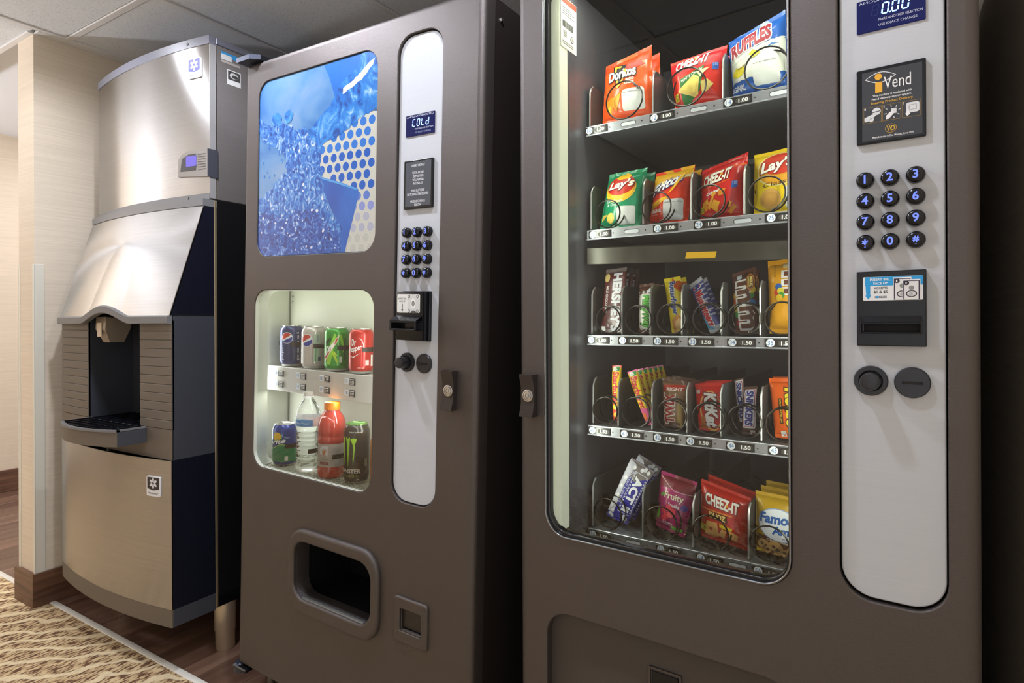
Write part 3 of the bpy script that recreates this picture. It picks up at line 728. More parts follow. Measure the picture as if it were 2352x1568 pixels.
pr.P(PX['cup'], CUPB, lay=3); pr.P(ragged(PX['splash'], .012, .006, 2.), SPLASH, lay=4); pr.P(ragged(PX['dark'], .014, .006, 5.), DARKW, lay=5); pr.P(ragged(PX['stream'], .006, .008, 9.), STREAM, lay=6)
WHT = pem((232, 244, 255))
pr.P(ragged(PX['hl1'], .003, .006, 1.), WHT, lay=7)
for kx in ('drop1', 'drop2'): pr.P(ragged(PX[kx], .003, .004, 4.), STREAM, lay=7)
pr.P(PX['rim'], pem((90, 170, 240)), lay=7)
rnd = random.Random(3)
for q in range(150):
    x, z = rnd.uniform(.07, .40), rnd.uniform(1.19, 1.50)
    if inside((x, z), PX['splash']):
        a = rnd.uniform(.0012, .0045); pr.E(x, z, a, a * rnd.uniform(.4, 1.6), pem(rnd.choice(((236, 246, 255), (190, 222, 250), (30, 60, 150)))), 9, rot=rnd.uniform(0, 180), lay=8)
for q in range(16):
    x, z = rnd.uniform(.07, .24), rnd.uniform(1.40, 1.50); a = rnd.uniform(.002, .005); pr.E(x, z, a, a * 1.3, STREAM, 10, lay=7)
pr.build('poster_print', flat(.0034), pp, step=.00008, clip=(.0645, 1.1845, .5275, 1.6715))
control_strip(dm, 0, False)
lock(dm, .758, .789, .825, .912)
# shelf with price rail
sh = MB(); sh.cbox(xl, xr, .060, .064, .800, .868, .001, 1); sh.box(xl, xr, .062, yb, .864, .867); sh.cbox(xl, xr, .060, .068, .866, .870, .001, 1)
sho = sh.build('can_shelf', mat('shelf_white', (206, 204, 200), .45), dm, 0, label='pale shelf rail with price tags')
for r_, (z_, n0) in enumerate(((.853, 10), (.822, 15))):
    for i in range(4):
        x_ = .070 + i * .0985
        tg = MB().cbox(x_, x_ + .016, .0585, .0602, z_ - .010, z_ + .006, .0005, 1)
        tg = tg.build('number_tag', ink((226, 232, 240)), sho, 0)
        Print().T(str(n0 + i), (x_ + .004, z_ - .006, x_ + .012, z_ + .002), (70, 120, 190)).build('tag_number', flat(.0585), tg)
        t2 = MB().cbox(x_ + .021, x_ + .041, .0575, .0602, z_ - .012, z_ + .006, .0006, 1).build('price_tag', M_INKB, sho, 0)
        p2 = Print(); p2.T('1.00' if n0 == 10 else ('2.00', '2.00', '2.00', '3.00')[i], (x_ + .0235, z_ - .007, x_ + .0385, z_ - .000), (235, 235, 235), bold=.02); p2.Rc(x_ + .023, z_ + .0015, x_ + .039, z_ + .0042, (225, 225, 225)); p2.Rc(x_ + .024, z_ - .0105, x_ + .038, z_ - .0092, (225, 225, 225))
        p2.build('tag_price', flat(.0575), t2)
# delivery bin: raised frame, pocket, flap
MB().plate(rr(.232, .232, .569, .458, .062), [rr(.256, .271, .543, .425, .042)], -.012, .001, .009, 4, hfil=.006).build('bin_frame', M_BROWN, dm, label='raised rounded frame of the delivery bin')
bn = MB()
bn.add([(.25, .03, .26), (.25, .20, .26), (.25, .20, .44), (.25, .03, .44)], [(0, 1, 2, 3)]); bn.add([(.55, .03, .26), (.55, .20, .26), (.55, .20, .44), (.55, .03, .44)], [(3, 2, 1, 0)])
bn.add([(.25, .2, .26), (.55, .2, .26), (.55, .2, .44), (.25, .2, .44)], [(0, 1, 2, 3)]); bn.add([(.25, .03, .26), (.55, .03, .26), (.55, .2, .26), (.25, .2, .26)], [(0, 1, 2, 3)]); bn.add([(.25, .03, .44), (.55, .03, .44), (.55, .2, .44), (.25, .2, .44)], [(3, 2, 1, 0)])
bn.build('bin_pocket', M_BLACKM, dm, 0)
MB().cbox(.30, .545, .085, .09, .372, .43, .001, 1).build('bin_flap', M_BROWN2, dm, 0, xf=None)
MB().cbox(.275, .53, -.004, .006, .2685, .2735, .002, 2).build('bin_lip', mat('lip_metal', (150, 150, 146), .3, metal=.6), dm)
# coin return cup
MB().plate(rr(.616, .266, .720, .373, .010), [rr(.636, .294, .701, .347, .003, 3)], -.006, .002, .004, 3, hfil=.002).build('coin_cup_plate', M_BROWN, dm, label='small raised coin return plate')
MB().cbox(.638, .699, .004, .008, .299, .345, .001, 1).build('coin_cup_flap', M_BROWN2, dm)
MB().cbox(.638, .699, -.004, .006, .2935, .298, .0015, 2).build('coin_cup_lip', M_BROWN, dm)
# hinges
MB().prism([(-.008, -.024), (.052, -.024), (.075, -.004), (.075, .03), (-.008, .03)], DH + .0005, DH + .0135).build('top_hinge', mat('hinge_steel', (74, 78, 92), .35, metal=.6), dm, 0, label='dark steel hinge plate on the top corner')
MB().lathe([(.016, 0), (.016, .022), (.012, .026), (.0003, .026)], (.0, .006, -.024), 20, 'z').build('bottom_hinge', mat('hinge_steel', (74, 78, 92), .35, metal=.6), dm)
MB().cbox(-.012, .05, -.010, .05, -.012, -.001, .003, 1).build('bottom_hinge', M_BLACK, dm)
# levelling legs reach the floor
for lx, ly in ((.06, .07), (.78, .07), (.06, .68), (.78, .68)):
    top = FD @ Vector((lx, ly, 0)); h = top.z - .0
    MB().lathe([(.026, -h / math.cos(R(1.71))), (.026, -h + .012), (.011, -h + .016), (.011, 0)], (lx, ly, 0), 18, 'z').build('levelling_leg', mat('leg_zinc', (120, 118, 104), .35, metal=.8), dm)
MB().cbox(.03, .09, .03, .10, -.02, 0, .002, 1).build('leg_bracket', M_BLACK, dm)
# lamp inside the can window (tube hidden above the opening)
MB().lathe([(.010, 0), (.010, .46)], (.06, .035, 1.102), 12, 'x').build('lamp_tube', mat('lamp_tube_lit', (240, 245, 235), .4, emis=(236, 246, 226), estr=4), dm)
lt = area('can_window_light', (0, 0, 0), (0, 0, -1), .44, .02, .16, (243, 248, 242)); lt.parent = dm; lt.location = (.29, .024, 1.086); lt.rotation_euler = (R(26), 0, 0)
for lx, dx in ((.540, -1), (.038, 1)):
    lt = area('can_window_light', (0, 0, 0), (0, 0, -1), .02, .42, .60, (243, 248, 244)); lt.parent = dm; lt.location = (lx, .052, .845); lt.rotation_euler = Vector((dx, .08, 0)).to_track_quat('-Z', 'Y').to_euler()  # side lights added to brighten the cans and liner
lt = area('can_window_light', (0, 0, 0), (0, 0, -1), .44, .012, .28, (243, 248, 244)); lt.parent = dm; lt.location = (.29, .050, .798); lt.rotation_euler = (R(-4), 0, 0)  # fill added below the shelf to brighten the bottom row

# ---------------------------------------------------------------- snack machine
sm = empty('snack_vending_machine', mw=FS)
tag(sm, 'wide brown snack vending machine with a tall glass front full of chips and candy', 'vending machine')
SW, S0, S1 = .768, .06, 1.83
swin = rr(.064, .664, .527, 1.795, .050)
sstrip = rr(.595, .676, .731, 1.765, .046)
srec = rr(.067, .20, .535, .512, .050)
MB().plate(rr(0, S0, SW, S1, .012, 4), [swin, sstrip, srec], 0, .05, .016, 5, hfil=.0025).build('door', M_BROWN, sm, label='textured dark brown door around the glass front')
cab = MB(); cab.box(.003, .030, .054, .80, S0, S1 - .002); cab.box(SW - .03, SW - .003, .054, .80, S0, S1 - .002); cab.box(.03, SW - .03, .054, .80, S1 - .03, S1 - .002); cab.box(.03, SW - .03, .054, .80, S0, S0 + .03); cab.box(.03, SW - .03, .78, .80, S0 + .03, S1 - .03)
cab.build('cabinet', M_BROWN2, sm, 0)
for lx, ly in ((.06, .09), (.70, .09), (.06, .72), (.70, .72)):
    MB().lathe([(.026, 0), (.026, .012), (.012, .016), (.012, S0 + .002)], (lx, ly, 0), 18, 'z').build('levelling_leg', mat('leg_zinc', (120, 118, 104), .35, metal=.8), sm)
# window gasket, pane
MB().plate(rr(.0642, .6642, .5268, 1.7948, .0498), [rr(.0675, .6675, .5235, 1.7915, .0465)], -.0035, .012, .0016, 4).build('window_glint_bead', mat('polished_glint', (150, 152, 158), .22, metal=1), sm, label='polished bead added to give the glass front a bright edge')  # bead added to catch the light seen along the lower window rim
MB().plate(rr(.0655, .6655, .5255, 1.7935, .049), [rr(.0735, .6735, .5215, 1.7875, .043)], .004, .020, .0035, 3).build('window_gasket', M_RUBBER, sm, label='dark glossy gasket round the glass front')
MB().plate(rr(.072, .672, .523, 1.789, .043), [], .012, .0125, .0001, 1, back=False).build('window_pane', M_GLASS, sm, 0, label='clear glass pane of the snack window')
# dark interior
il, ir, ib, iz0, iz1 = .085, .552, .60, .590, 1.800
it = MB()
it.add([(il, .052, iz0), (il, ib, iz0), (il, ib, iz1), (il, .052, iz1)], [(0, 1, 2, 3)]); it.add([(il, ib, iz0), (ir, ib, iz0), (ir, ib, iz1), (il, ib, iz1)], [(0, 1, 2, 3)])
it.add([(ir, ib, iz0), (ir, .052, iz0), (ir, .052, iz1), (ir, ib, iz1)], [(0, 1, 2, 3)]); it.add([(il, ib, iz1), (ir, ib, iz1), (ir, .052, iz1), (il, .052, iz1)], [(0, 1, 2, 3)]); it.add([(il, .052, iz0), (ir, .052, iz0), (ir, ib, iz0), (il, ib, iz0)], [(0, 1, 2, 3)])
it.build('dark_liner', M_CHAR, sm, 0, label='dark charcoal interior walls')
lcv = MB().cbox(.0715, .0935, .016, .050, .670, 1.793, .003, 2).build('lamp_cover', mat('lamp_cover', (208, 212, 192), .5, emis=(226, 232, 206), estr=.30), sm, label='pale vertical lamp cover at the left window edge')
# rating sticker on the left inner wall
stk = MB().box(.0946, .0954, .018, .083, 1.660, 1.765).build('rating_sticker', ink((226, 226, 220)), sm, 0, label='white rating sticker with a barcode')
pr = Print(); pr.Rc(.019, 1.752, .082, 1.764, (170, 84, 70), lay=0)
for i in range(4): pr.Rc(.024, 1.742 - i * .0045, .060 + (i % 2) * .014, 1.7435 - i * .0045, (120, 120, 122), lay=0)
xx = .025
while xx < .070:
    w_ = random.choice((.0006, .001, .0015)); pr.Rc(xx, 1.702, xx + w_, 1.716, (40, 40, 42), lay=0); xx += w_ + random.choice((.0008, .0012))
pr.E(.064, 1.686, .007, .007, (60, 60, 62), lay=0); pr.E(.064, 1.686, .0055, .0055, (226, 226, 220), lay=1); pr.T('UL', (.060, 1.683, .068, 1.689), (60, 60, 62), lay=2)
for i in range(4): pr.Rc(.028, 1.694 - i * .0035, .042, 1.696 - i * .0035, (150, 150, 150), lay=0)
for i in range(2): pr.Rc(.024, 1.672 - i * .004, .070, 1.6735 - i * .004, (140, 140, 140), lay=0)
pr.build('sticker_print', lambda a, b, h: (.0954 + h, a, b), stk)
MB().cbox(.084, .0945, .05, .60, iz0, iz1, .0005, 1).build('inner_side_wall', M_CHAR, sm, 0)
control_strip(sm, .0860, True)
lock(sm, .0145, .0465, .902, .989)
# delivery recess: sunken flap with a small push plate
MB().plate(rr(.060, .19, .542, .519, .05), [], .020, .026, .001, 1).build('delivery_flap', mat('flap_brown', (70, 64, 60), .5, bump=(900, .3, 2)), sm, label='sunken delivery flap below the glass')
pp2 = MB().plate(rr(.277, .36, .340, .457, .003, 3), [rr(.281, .364, .336, .453, .002, 3)], .016, .022, .001, 2).build('push_plate', M_BROWN, sm)
MB().cbox(.284, .334, .0175, .021, .40, .449, .001, 1).build('push_insert', M_BLACK, sm)
# cross bar under the second tray
xb = MB(); xb.add([(.104, .112, 1.254), (.104, .112, 1.220), (.530, .112, 1.205), (.530, .112, 1.238)], [(0, 1, 2, 3)]); xb.add([(.104, .112, 1.254), (.530, .112, 1.238), (.530, .155, 1.246), (.104, .155, 1.262)], [(0, 1, 2, 3)])
xb.add([(.104, .112, 1.220), (.104, .112, 1.254), (.096, .155, 1.262), (.096, .155, 1.222)], [(0, 1, 2, 3)])
xbo = xb.build('cross_bar', mat('bar_grey', (70, 68, 62), .38, metal=.6, var=(20, .35)), sm, 0, label='grey cross bar under the second tray')
Print().P([(.318, 1.219), (.376, 1.217), (.379, 1.229), (.321, 1.231)], (226, 176, 30)).build('bar_sticker', flat(.1118), xbo)

# trays: floor, front rail, dividers, coils, tags
TRAYS = [
 (1.517, [.103, .247, .387], [(.184, .039), (.317, .037), (.466, .038)], [(.109, '10', '1.00'), (.255, '12', '1.00'), (.401, '14', '1.00')], .095),
 (1.293, [.105, .225, .325, .425], [(.147, .029), (.255, .031), (.361, .031), (.466, .032)], [(.116, '20', '1.00'), (.261, '22', '1.00'), (.344, '24', '1.00'), (.475, '25', '1.00')], .10),
 (1.067, [.106, .176, .239, .305, .382, .452], [(.147, .029), (.215, .029), (.285, .030), (.359, .030), (.425, .030), (.491, .030)], [(.111, '30', '1.50'), (.184, '31', '1.50'), (.260, '32', '1.50'), (.331, '33', '1.50'), (.406, '34', '1.50'), (.473, '35', '1.50')], .105),
 (.873, [.108, .167, .242, .314, .380, .453], [(.139, .029), (.209, .031), (.285, .031), (.358, .031), (.425, .031), (.493, .031)], [(.113, '40', '1.50'), (.187, '41', '1.50'), (.259, '42', '1.50'), (.326, '43', '1.50'), (.403, '44', '1.50'), (.478, '45', '1.50')], .102),
 (.650, [.106, .221, .326, .430], [(.144, .032), (.262, .034), (.361, .034), (.468, .034)], [(.113, '50', '1.50'), (.265, '52', '1.50'), (.345, '54', '1.50'), (.450, '56', '1.50')], .105)]
M_DIV = mat('divider_plate', (104, 106, 106), .28, metal=.55)
for ti, (tz, divs, coils, tags_, dh) in enumerate(TRAYS):
    t = MB(); t.box(.101, .545, .119, .58, tz - .004, tz - .002); t.cbox(.101, .545, .1165, .119, tz - .019, tz + .0005, .0008, 1); t.cbox(.101, .545, .1145, .118, tz - .021, tz - .0185, .0006, 1)
    to = t.build('tray', M_ALU, sm, 0, label='bright metal tray with a price rail')
    for dx in divs:
        lp = [(.122, tz), (.58, tz), (.58, tz + dh), (.150, tz + dh)] + [(.128 + .022 * (1 - math.sin(R(90 - a))), tz + dh - .020 * (1 - math.cos(R(90 - a)))) for a in (0, 30, 60, 90)][::1]
        lp = [(.126, tz - .001), (.58, tz - .001), (.58, tz + dh), (.148, tz + dh), (.139, tz + dh - .003), (.132, tz + dh - .009), (.128, tz + dh - .018)]
        MB().loft([[(dx, y, z) for y, z in lp], [(dx + .0022, y, z) for y, z in lp]]).build('divider', M_DIV, to, 20)
        MB().tube([(dx + .0011, .1265, tz + .004), (dx + .0011, .1272, tz + dh * .5), (dx + .0011, .128, tz + dh - .018), (dx + .0011, .133, tz + dh - .008), (dx + .0011, .142, tz + dh - .001)], .0019, 6).build('divider_edge', mat('divider_edge', (168, 168, 166), .3, metal=.6), to)
    for ci, (cx, cr) in enumerate(coils):
        pit = .045 if ti in (0, 1, 4) else .034; path = []
        cz = tz + cr + .004; ph = R(25 if ti == 0 else -75)
        for k in range(26 * 9 + 1):
            f_ = k / 26; a = ph + 2 * PI * f_
            y_ = .1215 + .005 * min(f_, 1) + pit * max(0, f_ - .8)
            path.append((cx + cr * math.cos(a), y_, cz + cr * math.sin(a)))
        MB().tube(path, .0017, 6).build('spiral_coil', M_WIRE, to)
    for (tx, num, price) in tags_:
        tg = MB().cbox(tx - .010, tx + .042, .1145, .1168, tz - .0175, tz - .0025, .0004, 1).build('price_tag', mat('tag_black', (28, 28, 30), .25, coat=.5), to, 0)
        p = Print(); zc = tz - .010
        p.E(tx, zc, .0075, .0072, (235, 238, 244), lay=0); p.T(num, (tx - .0048, zc - .0042, tx + .0048, zc + .0042), (50, 110, 180), lay=1)
        p.Rc(tx + .0125, zc - .0052, tx + .039, zc + .0042, (64, 62, 58), r=.0045, lay=0); p.T(price, (tx + .018, zc - .0042, tx + .035, zc + .0032), (244, 244, 244), bold=.03, lay=1)
        p.build('tag_print', flat(.1145), tg, step=.00012)
    # rail slots and rivet holes between tags
    p = Print()
    for i, (tx, _, _) in enumerate(tags_):
        nx = tags_[i + 1][0] if i + 1 < len(tags_) else .545
        if nx - tx > .1:
            xc = (tx + .042 + nx - .01) / 2
            p.P(rr(xc - .017, tz - .0145, xc + .017, tz - .0055, .0044, 4)(0), (58, 60, 62), lay=0); p.P(rr(xc - .0155, tz - .0142, xc + .0158, tz - .0068, .0036, 4)(0), (196, 200, 206), lay=1)
            p.E(xc + .030, tz - .010, .0016, .0016, (24, 24, 26), 10, lay=0)
        p.E(tx + .047, tz - .010, .0014, .0014, (24, 24, 26), 10, lay=0)
    p.build('rail_slots', flat(.1164), to)
# light inside the snack cabinet
MB().lathe([(.010, 0), (.010, .40)], (.12, .040, 1.792), 12, 'x').build('lamp_tube', mat('lamp_tube_lit', (240, 245, 235), .4, emis=(236, 246, 226), estr=4), sm)
for (lx, ly, lz, sx, sy, ry, rx, pw) in ((.32, .045, 1.782, .42, .02, 0, 12, 1.2), (.102, .06, 1.23, .02, 1.0, -68, 0, 1.4), (.546, .05, 1.23, .02, 1.0, 66, 0, 2.0)):
    lt = area('snack_window_lamp', (0, 0, 0), (0, 0, -1), sx, sy, pw, (244, 250, 232)); lt.parent = sm; lt.location = (lx, ly, lz)
    if ry: lt.rotation_euler = Matrix.Rotation(0, 3, 'X').to_euler(); lt.rotation_euler = (Vector((math.sin(R(-ry)) * 1, math.cos(R(ry)) * 1, 0))).to_track_quat('-Z', 'Y').to_euler()
    else: lt.rotation_euler = (R(rx + 8), 0, 0)

# ================================================================== PRODUCTS
def bag(name, label, cat, group, quad, col, prn, thick=.022, dep=(.150, .150), seal=.055, sealcol=None, backs=0, dstep=.045, frame=FS, crinkle=1., n=26, seed=0, lean=0., tube=1.0, backlabel=None, seals=True):
    """quad = TL,TR,BR,BL (x,z) on the shelf plane; dep=(top depth, bottom depth)"""
    TL, TR, BR, BL = quad; dep = (dep[0] + .008, dep[1] + .008)
    c = Vector((sum(p[0] for p in quad) / 4, (dep[0] + dep[1]) / 2, min(BL[1], BR[1])))
    P3 = lambda s, t: Vector(((1 - t) * ((1 - s) * BL[0] + s * BR[0]) + t * ((1 - s) * TL[0] + s * TR[0]), (1 - t) * dep[1] + t * dep[0], (1 - t) * ((1 - s) * BL[1] + s * BR[1]) + t * ((1 - s) * TL[1] + s * TR[1]))) - c
    nrm = (P3(1, 0) - P3(0, 0)).cross(P3(0, 1) - P3(0, 0)).normalized()
    if nrm.y > 0: nrm = -nrm
    wd = (P3(1, .5) - P3(0, .5)).length; ht = (P3(.5, 1) - P3(.5, 0)).length
    def prof(s, t):
        e = max(0., 1 - abs(2 * s - 1) ** 2.2) ** (.55 * tube)
        tt = (t - seal) / (1 - 2 * seal); tt = min(1, max(0, tt))
        f = max(0., 1 - abs(2 * tt - 1) ** 3.0) ** .6
        return e * f
    sd = seed * 17.3
    def disp(s, t):
        q = Vector((s * wd * 38 + sd, t * ht * 30 + sd, sd)); p = prof(s, t)
        w = noise.noise(q) * .0040 + noise.noise(q * 2.3) * .0018
        edge = (1 - p) * .5 + .5
        fold = abs(noise.noise(Vector((s * wd * 60 + t * 6 + sd, t * ht * 12, sd)))) * .0035 * (1 - p)
        return thick * p + crinkle * (w * edge - fold * .7)
    def surf(s, t, h=0):
        # slight inward pull of the sides between the seals
        pull = 0.035 * math.sin(PI * min(1, max(0, t))) * (2 * s - 1) * crinkle * (1 if thick > .015 else .4)
        return P3(s - pull * .5, t) + nrm * (disp(s, t) + h)
    root = empty(name, mw=frame @ Matrix.Translation(c))
    tag(root, label, cat, group)
    N = n; xs = [i / N for i in range(N + 1)]; ys = [seal + (1 - 2 * seal) * i / N for i in range(N + 1)]
    def grid(tlist, nm, m_):
        mb = MB(); fr = [surf(s, t) for t in tlist for s in xs]; bk = [P3(s, t) - nrm * (.6 * thick * prof(s, t) + .0004) for t in tlist for s in xs]
        k = N + 1; f1 = []; f2 = []
        for j in range(len(tlist) - 1):
            for i in range(N):
                a = j * k + i; f1.append((a, a + 1, a + 1 + k, a + k)); f2.append((a, a + k, a + 1 + k, a + 1))
        o = len(fr); fs = f1 + [tuple(q + o for q in f) for f in f2]
        L = len(tlist) - 1
        for j in range(L):
            a = j * k; fs.append((a, a + k, o + a + k, o + a)); b = a + N; fs.append((b, o + b, o + b + k, b + k))
        for i in range(N):
            fs.append((i, o + i, o + i + 1, i + 1)); q = L * k + i; fs.append((q, q + 1, o + q + 1, o + q))
        return mb.add(fr + bk, fs).build(nm, m_, root, 60)
    body = grid(ys, 'pack_body', foil(col))
    if seals:
        sc = foil(sealcol or col)
        grid([1 - seal + seal * i / 5 for i in range(6)], 'top_seal', sc)
        grid([seal * i / 5 for i in range(6)], 'bottom_seal', sc)
    if prn:
        prn.build('pack_print', lambda x, y, h: surf(x, y, h), root, cuts=(xs, sorted(ys + [1 - seal + seal * i / 5 for i in range(6)] + [seal * i / 5 for i in range(5)])), step=.00045, clip=(.004, .004, .996, .996))
    fd = (frame.to_3x3() @ Vector((0, 1, 0))).normalized()
    for b in range(backs):
        r2 = copy_tree(root); r2.matrix_world = Matrix.Translation(fd * dstep * (b + 1)) @ root.matrix_world
        r2['label'] = (backlabel or (label + ', hidden behind the front one')) + ('' if backs == 1 else ', ' + ('second', 'third', 'fourth', 'fifth', 'sixth')[b] + ' in line')
        r2['group'] = group + ', behind'
    return root

WT = (240, 240, 236); BK = (22, 18, 18)
def whitebox(p, x0, y0, x1, y1, txt='', c=(214, 216, 212)):
    p.P(rr(x0, y0, x1, y1, .05, 4)(0), c)
    if txt: p.T(txt, (x0 + .05 * (x1 - x0), y1 - .20 * (y1 - y0), x1 - .06 * (x1 - x0), y1 - .12 * (y1 - y0)), (40, 40, 42))
G1 = 'chip bags on the top snack tray'; G2 = 'chip bags on the second snack tray'; G3 = 'candy packs on the third snack tray'; G4 = 'candy packs on the fourth snack tray'; G5 = 'packs on the bottom snack tray'

# --- row 1
p = Print(); p.P([(.0, .80), (1, .80), (1, 1), (0, 1)], (238, 66, 20)); p.P([(.5, .66), (.92, .74), (.80, .82), (.45, .8)], (246, 44, 26))
p.P([(.24, .865), (.56, .80), (.40, .47), (.355, .47)], BK); p.P([(.285, .84), (.46, .80), (.42, .775), (.345, .80), (.34, .73), (.31, .74)], (240, 176, 40))
p.P([(.375, .47), (.40, .47), (.60, .66), (.56, .68)], (240, 176, 40)); p.P([(.37, .47), (.40, .47), (.385, .60), (.35, .61)], (240, 176, 40))
p.T('Doritos', None, BK, bold=.07, quad=[(.165, .575), (.775, .585), (.775, .76), (.165, .77)]); p.T('Doritos', None, (244, 244, 240), bold=.035, quad=[(.18, .595), (.76, .60), (.76, .75), (.18, .755)])
p.P([(.50, .71), (.56, .66), (.57, .70), (.52, .74)], (240, 176, 40))
p.T('NACHO', (.56, .535, .72, .575), (246, 236, 220), bold=.04); p.T('CHEESE', (.54, .485, .72, .525), (246, 236, 220), bold=.04)
p.P([(.10, .31), (.26, .36), (.30, .27), (.22, .09), (.13, .20)], (214, 130, 20)); p.P([(.27, .33), (.46, .39), (.42, .28), (.34, .13), (.27, .22)], (232, 156, 30)); p.P([(.12, .20), (.22, .24), (.20, .09)], (246, 186, 44))
whitebox(p, .47, .12, .90, .42, 'one delicious day')
bag('chip_bag', 'orange tortilla chip bag at the left end of the top tray', 'chip bag', G1, [(.124, 1.659), (.230, 1.679), (.236, 1.522), (.119, 1.530)], (236, 86, 18), p, .024, (.158, .150), seed=1, backs=1, backlabel='second orange tortilla chip bag peeking out behind the first on the top tray')
p = Print(); p.P([(.0, .60), (1, .66), (1, 1), (0, 1)], (206, 22, 34)); p.T('CHEEZ-IT', None, (110, 10, 16), bold=.06, quad=[(.105, .66), (.745, .70), (.80, .96), (.11, .93)]); p.T('CHEEZ-IT', None, (246, 244, 238), bold=.04, quad=[(.115, .675), (.735, .715), (.785, .945), (.12, .915)])
p.Rc(.49, .82, .53, .87, (240, 170, 30))
p.P([(.20, .52), (.42, .57), (.68, .66), (.66, .50), (.60, .22), (.36, .06), (.22, .05), (.20, .20)], (44, 116, 48)); p.T('WHITE Cheddar', None, (238, 240, 230), bold=.02, quad=[(.22, .43), (.66, .585), (.66, .645), (.22, .49)])
p.P([(.13, .30), (.30, .40), (.48, .52), (.60, .46), (.56, .16), (.48, .13), (.30, .20), (.18, .26)], (226, 200, 110)); p.P([(.20, .31), (.48, .50), (.57, .44), (.50, .18), (.34, .24)], (238, 214, 110)); p.P([(.54, .56), (.78, .60), (.66, .50), (.62, .44)], (240, 226, 170)); p.P([(.62, .36), (.74, .40), (.86, .30), (.76, .20), (.64, .16)], (224, 198, 110))
p.P(rr(.815, .56, .925, .68, .02, 3)(0), (44, 100, 190)); p.T('210', (.83, .62, .91, .67), (190, 214, 246)); p.Rc(.05, .13, .14, .27, (236, 206, 40)); p.T('IN', (.06, .20, .13, .26), (60, 60, 20)); p.T('20', (.06, .14, .13, .19), (60, 60, 20))
bag('cracker_bag', 'red cracker bag with a green cheddar patch on the top tray', 'snack bag', G1, [(.270, 1.630), (.385, 1.639), (.378, 1.525), (.284, 1.526)], (226, 42, 22), p, .024, (.160, .150), seed=2, backs=1, dstep=.05, backlabel='second red cracker bag behind the one with the green patch')
p = Print()
def zig(y, a, n_, up): return [(i / n_, y + a * (i % 2) + up * i / n_) for i in range(n_ + 1)]
p.P([(0, .17), (0, .50)][:1] + zig(.20, .015, 14, .0) + [q for q in reversed(zig(.60, .02, 14, .03))], (226, 228, 214)); p.P([(.0, .48)] + [(1, .64), (1, .66), (0, .50)], (226, 228, 214))
p.T('RUFFLES', None, (244, 244, 240), bold=.12, quad=[(.03, .575), (.80, .64), (.80, .90), (.03, .85)]); p.T('RUFFLES', None, (150, 32, 48), bold=.05, quad=[(.05, .59), (.78, .655), (.78, .885), (.05, .84)])
p.E(.17, .35, .13, .085, (222, 206, 40), rot=12); 
for i in range(6): p.Ln((.07 + .036 * i, .30), (.09 + .036 * i, .41), .006, (200, 178, 24))
p.P([(.34, .52), (.46, .585), (.60, .505), (.50, .47), (.36, .46)], (222, 206, 40)); p.E(.28, .46, .14, .05, (216, 218, 196), rot=20)
p.P([(.66, .53), (.78, .585), (.92, .56), (.78, .56)], (60, 110, 180))
p.T('ORIGINAL', (-.10, .075, .26, .155), (236, 238, 240), bold=.03)
whitebox(p, .42, .09, .88, .42, "won't be a delicious day", (228, 230, 224))
bag('chip_bag', 'tall blue and white ridged chip bag at the right end of the top tray', 'chip bag', G1, [(.388, 1.641), (.491, 1.676), (.500, 1.525), (.399, 1.527)], (28, 92, 180), p, .026, (.158, .150), seed=3)
# the next bag beyond, mostly hidden by the door frame
p = Print(); p.P(rr(.1, .2, .9, .55, .05, 4)(0), (214, 214, 216))
bag('chip_bag', 'grey and blue chip bag half hidden at the right window edge', 'chip bag', G1, [(.493, 1.650), (.545, 1.652), (.545, 1.525), (.502, 1.526)], (120, 124, 140), p, .016, (.185, .180), seed=33)

# --- row 2
p = Print()
p.E(.46, .66, .40, .24, (240, 200, 60)); p.E(.46, .665, .37, .22, (244, 178, 30)); p.E(.46, .72, .37, .175, (186, 40, 24)); p.P([(.30, .86), (.5, .97), (.70, .88), (.66, .82), (.40, .82)], (228, 178, 30))
p.T("Lay's", None, (120, 24, 16), bold=.06, shear=.2, quad=[(.13, .60), (.83, .64), (.83, .83), (.13, .80)]); p.T("Lay's", None, (240, 234, 214), bold=.035, shear=.2, quad=[(.15, .615), (.81, .65), (.81, .82), (.15, .79)])
p.T('Sour Cream', (.14, .425, .58, .475), (232, 240, 232)); p.T('& Onion', (.18, .365, .50, .415), (232, 240, 232))
p.E(.30, .17, .10, .085, (226, 196, 90)); p.P([(.04, .17), (.08, .23), (.22, .23), (.06, .12)], (226, 196, 90)); whitebox(p, .46, .06, .90, .35, '', (206, 208, 204))
bag('chip_bag', 'green chip bag with a sour cream flavour name on the second tray', 'chip bag', G2, [(.131, 1.420), (.219, 1.423), (.206, 1.296), (.111, 1.299)], (14, 136, 92), p, .021, (.160, .150), seed=4, backs=1, backlabel='second green chip bag just visible behind the first')
p = Print(); p.P([(0, .70), (1, .78), (1, 1), (0, 1)], (222, 168, 26)); p.P([(0, .62), (1, .80), (1, .84), (0, .70)], (238, 216, 150))
p.T('Fritos', None, (40, 30, 110), bold=.09, shear=.3, quad=[(.02, .47), (.86, .72), (.86, .91), (.02, .66)]); p.T('Fritos', None, (242, 242, 246), bold=.03, shear=.3, quad=[(.04, .49), (.84, .735), (.84, .90), (.04, .65)])
p.P([(.50, .50), (.60, .55), (.86, .83), (.80, .86)], (240, 188, 40)); p.P([(.0, .36), (.40, .46), (.55, .44), (.20, .30), (.0, .26)], (236, 182, 40)); p.P([(.02, .30), (.34, .40), (.30, .33), (.02, .22)], (212, 150, 26))
p.T('ORIGINAL', (.02, .185, .36, .25), (244, 240, 236), bold=.03); p.T('corn chips', (.02, .14, .26, .17), (240, 220, 210)); whitebox(p, .40, .06, .90, .40, 'delicious day', (210, 212, 210))
